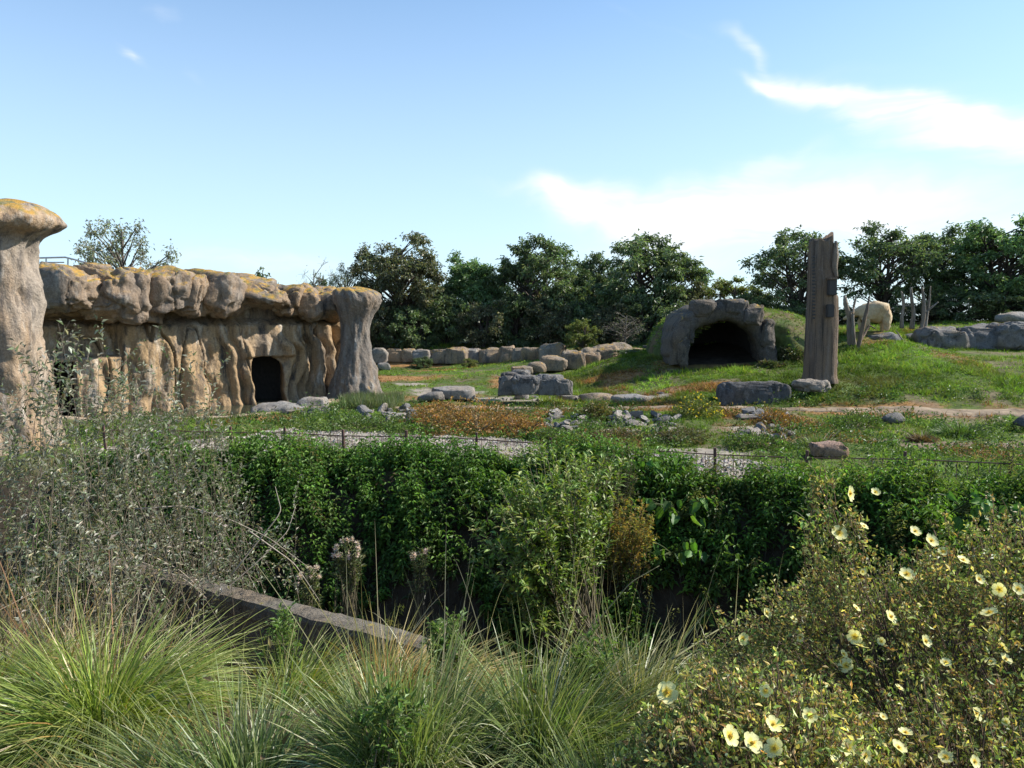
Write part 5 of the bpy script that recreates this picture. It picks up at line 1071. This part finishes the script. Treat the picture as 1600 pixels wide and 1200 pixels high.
silver(60, 5.2, tipset([(20, 700), (60, 720), (110, 700), (140, 740)], 5.4, 6, 20, 60, .3), 'olive shrub low behind the left silver shrubs', cols=GV)
GV2 = ([(.11, .16, .04), (.15, .19, .06), (.08, .12, .03), (.26, .20, .09)], [3, 2, 3, .7])
silver(60, 6.2, tipset([(40, 720), (90, 700), (150, 720), (200, 710), (120, 760)], 6.0, 8, 24, 50, .4), 'leafy green bush in the gap left of the silver thicket', cols=GV2)
silver(280, 7.4, tipset([(250, 700), (300, 720), (340, 740), (280, 780), (360, 790)], 7.4, 8, 24, 50, .4), 'leafy green bush below the fence left of the nettles', cols=GV2)
# long arching bare twigs
def twigs(name, label, lst, d, r=.006, col=(.33, .28, .22)):
    b0 = W(*lst[0][0], d); e = empty(name, b0, label, 'twig')
    for p in lst:
        P = np.array([W(x, y, d+.12*i) for i, (x, y) in enumerate(p)])-b0; me = tubes_mesh('twig', P, np.linspace(r, r*.3, len(P)), 5); at = me.color_attributes.new('tint', 'FLOAT_COLOR', 'POINT'); at.data.foreach_set('color', np.tile(np.array([*col, 1], np.float32), len(me.vertices))); obj('twig', me, M_STEM, e)
twigs('bare_twigs', 'long pale bare twigs arching over the concrete wall', [[(150, 935), (185, 895), (240, 858), (300, 845), (345, 848)], [(230, 865), (280, 890), (330, 935)], [(160, 910), (215, 905), (262, 935), (285, 975)], [(210, 795), (290, 790), (360, 812), (420, 840), (480, 885)], [(200, 870), (290, 905), (350, 960)], [(330, 940), (400, 880), (450, 830), (462, 790)], [(360, 900), (440, 800), (430, 760)], [(390, 830), (460, 880), (500, 940)]], 5.6)
twigs('bare_twigs', 'long thin stalk leaning in the ditch right of the light green shrub', [[(880, 1030), (930, 975), (985, 910), (1030, 884)]], 7.5, .010, (.12, .12, .06))
twigs('bare_twigs', 'dry stalk slanting beneath the yellow flowering shrub', [[(1050, 1030), (1120, 985), (1170, 960)]], 2.4, .004, (.2, .19, .09))
# dry straw at left
st_ = Acc(); n = 2200; X = rng.uniform(-3.4, -1.9, n); Y = rng.uniform(3.3, 4.6, n); B = np.stack([X, Y, H(X, Y)], -1)
add_blades(st_, B, nrm(np.stack([rng.normal(0, .45, n), rng.normal(0, .35, n), np.ones(n)], -1)), rng.uniform(.4, 1.35, n), np.full(n, .006), rng.uniform(0, .9, n), tints(n, [(.36, .26, .14), (.28, .17, .09), (.18, .16, .07), (.42, .34, .22)]), 4)
tag(obj('dry_straw', st_.mesh('dry_straw'), M_GRASS), 'dry straw and dead stalks below the silver shrubs at the left edge', 'straw', kind='stuff')

# ------------------------------------------------------------------ foreground grass tussocks
rng = np.random.default_rng(777)
GG = ([(0.184, 0.253, 0.040), (0.241, 0.310, 0.052), (0.138, 0.196, 0.034), (0.345, 0.345, 0.103), (0.460, 0.414, 0.207), (0.414, 0.253, 0.081)], [6, 5, 5, 1.5, .6, .6])
GD = ([(0.127, 0.190, 0.057), (0.161, 0.230, 0.069), (0.103, 0.155, 0.052), (0.241, 0.287, 0.127), (0.483, 0.460, 0.322)], [5, 4, 4, 1.5, 1])
GS = ([(.44, .27, .09), (.34, .19, .07), (.28, .23, .07), (.50, .36, .17), (.16, .18, .05)], [4, 3, 2, 2, 1.5])
def tussock(X, Y, n, Ln, label, cols, lean=(0, 0), up=.9, spread=.6, droop=.5, br=.12, w=.0042, up2=None):
    z = Hs(X, Y); a = rng.uniform(0, 6.28, n); r = br*np.sqrt(rng.random(n)); B = np.stack([np.cos(a)*r, np.sin(a)*r, np.zeros(n)-.02], -1)
    k = (r/br)[:, None]; D = np.stack([np.cos(a)*k[:, 0]*spread+rng.normal(0, .22, n)+lean[0], np.sin(a)*k[:, 0]*spread+rng.normal(0, .22, n)+lean[1], np.full(n, up)], -1); D = nrm(D)
    acc = Acc(); L_ = rng.uniform(.35, 1.15, n)*Ln*.84; droop = droop*(1.15+1.1*rng.random(n)**2); D = nrm(D+.35*np.stack([fbm(np.stack([a*1.6, r*9, a*0], -1), 2, 5), fbm(np.stack([a*1.6, r*9, a*0+5], -1), 2, 8), a*0], -1)); T = tints(n, *cols, var=.2)
    add_blades(acc, B, D, L_, np.full(n, w)*rng.uniform(.6, 1.4, n), droop*rng.uniform(.2, 1.5, n), T, 6, tip=(.32, .32, .12), tw=.6)
    return tag(obj('grass_tussock', acc.mesh('grass_tussock'), M_GRASS, None, (X, Y, z)), label, 'grass tussock')
tussock(-1.52, 2.75, 4200, .80, 'big yellow green grass tussock at the lower left corner', GG, (0, .05), spread=1.15, droop=.6)
tussock(-.95, 3.35, 2800, .72, 'light green tussock leaning right in front of the concrete wall', GG, (.55, .1), up=.62)
tussock(-2.35, 3.2, 2400, .7, 'grass tussock cut by the left picture edge', GG, (.1, 0))
tussock(-.45, 3.0, 1900, .62, 'straw coloured flattened tussock below the end of the concrete wall', GS, (.55, .25), up=.40, droop=.35)
tussock(-.35, 2.35, 3800, .72, 'tall grey green tussock in the bottom centre', GD, (-.02, .1), spread=.5, up=1.1)
tussock(.12, 2.55, 3300, .68, 'arching green tussock right of the bottom centre one', GD, (.3, .12), spread=.7)
tussock(-.85, 2.2, 2400, .70, 'dark green tussock at the bottom between the left and centre tussocks', GD, (-.45, .1), spread=.6)
tussock(.50, 2.75, 2400, .66, 'pale drooping tussock behind the yellow flowering shrub', ([(.26, .25, .12), (.17, .19, .07), (.36, .31, .18)], [2, 3, 1]), (.35, .15), up=.6, droop=.5)
tussock(-1.15, 2.15, 1600, .5, 'short dry tussock at the bottom edge under the left tussock', GS, (-.1, 0), spread=1)
tussock(.35, 2.05, 2600, .6, 'dark tussock in the shade left of the yellow flowers', GD, (.2, 0), spread=.8)
tussock(-.72, 3.75, 2600, .8, 'orange brown withered tussock lying against the concrete wall', GS, (.75, -.1), up=.32, droop=.3, spread=.7)
# a few long flowering stalks above the tussocks
fs = Acc(); n = 70; X = rng.uniform(-.6, .9, n); Y = rng.uniform(2.4, 3.1, n); B = np.stack([X, Y, H(X, Y)], -1)
add_blades(fs, B, nrm(np.stack([rng.normal(0, .25, n), rng.normal(.1, .15, n), np.ones(n)], -1)), rng.uniform(.55, .86, n), np.full(n, .0035), rng.uniform(0, .45, n), tints(n, [(.42, .36, .24), (.3, .27, .15)]), 8)
tag(obj('dry_grass_stalks', fs.mesh('dry_grass_stalks'), M_GRASS), 'long dry stalks rising above the centre tussocks', 'grass stalks', kind='stuff')
# low leafy weeds on the near bed
wd_ = Acc(); n = 5200; X = rng.uniform(-3.6, 2.2, n); Y = rng.uniform(2.0, 4.9, n); k = Y < nearY(X)-.3; X, Y = X[k], Y[k]; n = len(X); P = np.stack([X, Y, H(X, Y)+np.abs(rng.normal(0, .10, n))], -1)
add_leaves(wd_, P, nrm(rdir(n)+np.array([0, 0, .4])), nrm(rdir(n)*.6+np.array([0, 0, 1.])), rng.uniform(.025, .06, n), rng.uniform(.01, .022, n), tints(n, [(.10, .17, .04), (.13, .2, .05), (.16, .14, .06)]))
tag(obj('bed_weeds', wd_.mesh('bed_weeds'), M_LEAF), 'small green weeds growing between the grass tussocks', 'weeds', kind='stuff')
def weedtop(x, y, d, label):
    c = W(x, y, d); z = Hs(c[0], c[1]); leaf_shrub('feathery_weed', label, (c[0], c[1], z), ell_tips(16, c, (.09, .09, .08), -.3), .04, .03, .35, [(.12, .19, .05), (.15, .22, .06)], 14, side=4, sidel=.07, srad=.003, cat='weed')
weedtop(705, 1000, 2.9, 'feathery green weed poking above the centre tussock'); weedtop(440, 975, 3.6, 'feathery green weed by the concrete wall on the left'); weedtop(930, 1030, 2.8, 'small green weed above the right tussock'); weedtop(610, 1120, 2.2, 'green weed inside the centre tussock near the bottom')

# ------------------------------------------------------------------ yellow flowering shrubs on the right
rng = np.random.default_rng(888)
ELL = [((1.16, 2.05, 1.95), (.56, .45, .41)), ((.46, 1.42, 2.13), (.24, .25, .17)), ((1.45, 2.0, 2.15), (.40, .4, .33)), ((.80, 1.95, 2.42), (.045, .05, .22)), ((.855, 1.93, 2.34), (.05, .05, .20)), ((.95, 1.5, 1.95), (.45, .3, .25)), ((.76, 2.1, 1.92), (.24, .25, .30))]
def hit(x, y):
    r = ray(x, y); best = None
    for c, q in ELL:
        c = np.array(c)-np.array([0, 0, CAMZ]); q = np.array(q)*.97; a = ((r/q)**2).sum(); b = -2*((r*c)/q**2).sum(); cc_ = ((c/q)**2).sum()-1; dsc = b*b-4*a*cc_
        if dsc > 0:
            t = (-b-math.sqrt(dsc))/2/a
            if best is None or t < best: best = t
    return (r*best+np.array([0, 0, CAMZ])) if best else W(x, y, 1.8)
PC = ([(.27, .29, .09), (.19, .23, .065), (.46, .38, .14), (.12, .16, .045), (.42, .28, .10)], [3, 3, 2, 2, 1.2])
def potentilla(idx, n, label, dens=10, flowers=()):
    base = np.array([ELL[idx[0]][0][0]+.05, ELL[idx[0]][0][1], Hs(ELL[idx[0]][0][0], ELL[idx[0]][0][1])]); base[2] = max(base[2], 1.2)
    vol = np.array([ELL[i][1][0]*ELL[i][1][2] for i in idx]); tips = []
    for i, v in zip(idx, vol/vol.sum()):
        u = rdir(max(60, int(n*v))); tips.append(np.array(ELL[i][0])+u*np.array(ELL[i][1])*(rng.uniform(.45, 1, (len(u), 1))**.4)*(1+.24*fbm(u*3+i, 4, i)[:, None]))
    T = np.concatenate(tips); T = T[T[:, 2] > base[2]+.05]; Tr = T-base; n = len(Tr)
    e = empty('yellow_cinquefoil', base, label, 'flowering shrub'); wood = Acc(); lv = Acc(); fl = Acc()
    ns_ = 150; kk = rng.choice(n, ns_); Q = stems_to(rng.normal(0, .05, (ns_, 3))*np.array([1, 1, 0]), Tr[kk], .12, 7, .02); V, F = tubes(Q, .0035*(1-.6*np.linspace(0, 1, 7))[None]*np.ones((ns_, 1)), 4); wood.add(V, F, np.array([.10, .07, .05]))
    D = nrm(nrm(Tr-np.array([0, 0, .3]))+rdir(n)*.5+np.array([0, 0, .35])); Ls = rng.uniform(.04, .10, n)*np.where(rng.random(n) < .12, 1.9, 1); tt = np.linspace(0, 1, 3)[None, :, None]; Q2 = (Tr-D*Ls[:, None]*.6)[:, None]+D[:, None]*Ls[:, None, None]*tt*.8; V, F = tubes(Q2, np.full((n, 3), .0011), 3); wood.add(V, F, np.array([.15, .10, .06]))
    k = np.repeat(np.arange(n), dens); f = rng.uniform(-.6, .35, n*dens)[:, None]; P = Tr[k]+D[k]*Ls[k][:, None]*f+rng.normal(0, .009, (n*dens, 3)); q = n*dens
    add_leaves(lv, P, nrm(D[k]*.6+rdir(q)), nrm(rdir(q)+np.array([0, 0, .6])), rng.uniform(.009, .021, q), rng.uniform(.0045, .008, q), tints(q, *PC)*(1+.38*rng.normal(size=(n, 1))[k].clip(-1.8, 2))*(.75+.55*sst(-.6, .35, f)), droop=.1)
    # spent brown heads and pale buds on some tips
    h_ = np.where(rng.random(n) < .2)[0]; k = np.repeat(h_, 11); q = len(k); add_leaves(fl, Tr[k]+D[k]*.012+rng.normal(0, .005, (q, 3)), rdir(q), rdir(q), rng.uniform(.005, .010, q), rng.uniform(.004, .008, q), tints(q, [(.34, .17, .07), (.42, .28, .12), (.45, .42, .2)]))
    obj('stems', wood.mesh('stems', True), M_STEM, e); obj('leaves', lv.mesh('leaves'), M_LEAF, e); obj('spent_flower_heads', fl.mesh('spent_flower_heads'), M_LEAF, e)
    for (x, y, s) in flowers:
        p = hit(x, y); d = p[1]; r = s/2*m_per_px(d)*.95; to = nrm(np.array([0, 0, CAMZ])-p); p = p+to*.018; nn = nrm(to*.6+np.array([.35, 0, .5])+rng.normal(0, .36, 3))
        F_ = empty('flower', p-base, None, None); F_.parent = e
        Xa = nrm(np.cross(nn, [0, 0, 1.])); Ya = np.cross(nn, Xa); c0 = np.array([.80, .76, .36])*rng.uniform(.88, 1.08); ph = rng.uniform(0, 6.28); op = rng.uniform(.1, .35)
        for j in range(5):
            a = ph+j*2*PI/5; dr_ = Xa*math.cos(a)+Ya*math.sin(a); tr_ = np.cross(nn, dr_); nr, ncx = 5, 5; V = []; Tt = []
            for u in np.linspace(0, 1, nr):
                wq = r*.92*math.sin(min(1, .12+u*.85)*PI*.62)*(1 if u < .8 else .78)
                for s2 in np.linspace(-1, 1, ncx): V.append(dr_*(r*(.08+.92*u-(.08*abs(s2) if u > .9 else 0)))+tr_*(s2*wq*.5)+nn*(r*(op*u**1.4*.8+.10*s2*s2*u+.01*rng.normal()))); Tt.append(c0*(1-.0*u) if u > .3 else np.array([.80, .62, .10]))
            i = np.arange(nr*ncx).reshape(nr, ncx); Fq = np.stack([i[:-1, :-1], i[:-1, 1:], i[1:, 1:], i[1:, :-1]], -1).reshape(-1, 4); obj('petal', mesh_np('petal', V, Fq, np.array(Tt), True), M_PETAL, F_)
        ac = Acc(); us = nrm(nn+rdir(28)*.85); add_blades(ac, np.zeros((28, 3)), us, np.full(28, r*.36), np.full(28, r*.09), np.zeros(28), tints(28, [(.75, .42, .03), (.8, .55, .05)], var=.1), 1); V0, F0 = ico(1); ac.add(V0*r*.17+nn*r*.08, F0, np.array([.55, .38, .05])); obj('flower_centre', ac.mesh('flower_centre'), M_PETAL, F_)
potentilla([0, 3, 4, 6], 2700, 'yellow flowering cinquefoil shrub on the right with two tall upright shoots', 10,
           [(1328, 771, 27), (1368, 769, 16), (1311, 833, 27), (1350, 822, 16), (1417, 897, 25), (1348, 893, 12), (1392, 964, 25), (1336, 995, 26), (1345, 1010, 26), (1338, 950, 16), (1446, 1002, 22), (1322, 1040, 28), (1318, 1022, 16), (1160, 998, 22), (1198, 958, 18), (1250, 996, 16), (1377, 1002, 14), (1240, 968, 14), (1430, 830, 20), (1455, 845, 24), (1474, 862, 18), (1478, 1035, 18)])
potentilla([2], 1500, 'yellow flowering cinquefoil shrub cut by the right picture edge', 10,
           [(1546, 957, 28), (1562, 921, 24), (1591, 920, 22), (1540, 985, 18), (1566, 1010, 24), (1571, 1030, 22), (1548, 1034, 18), (1505, 875, 20), (1530, 905, 18)])
potentilla([1], 1500, 'nearest cinquefoil shrub with large pale yellow blooms at the bottom', 10,
           [(1042, 1082, 38), (1140, 1150, 37), (1175, 1161, 38), (1210, 1170, 36), (1208, 1132, 30), (1196, 1080, 22), (1265, 1118, 26), (1095, 1075, 20)])
potentilla([5], 1900, 'cinquefoil shrub along the bottom right with scattered small blooms', 10,
           [(1325, 1168, 28), (1306, 1192, 28), (1352, 1180, 22), (1404, 1168, 28), (1415, 1145, 24), (1478, 1183, 24), (1525, 1114, 28), (1523, 1190, 22), (1572, 1128, 14), (1380, 1120, 14), (1405, 1075, 16)])
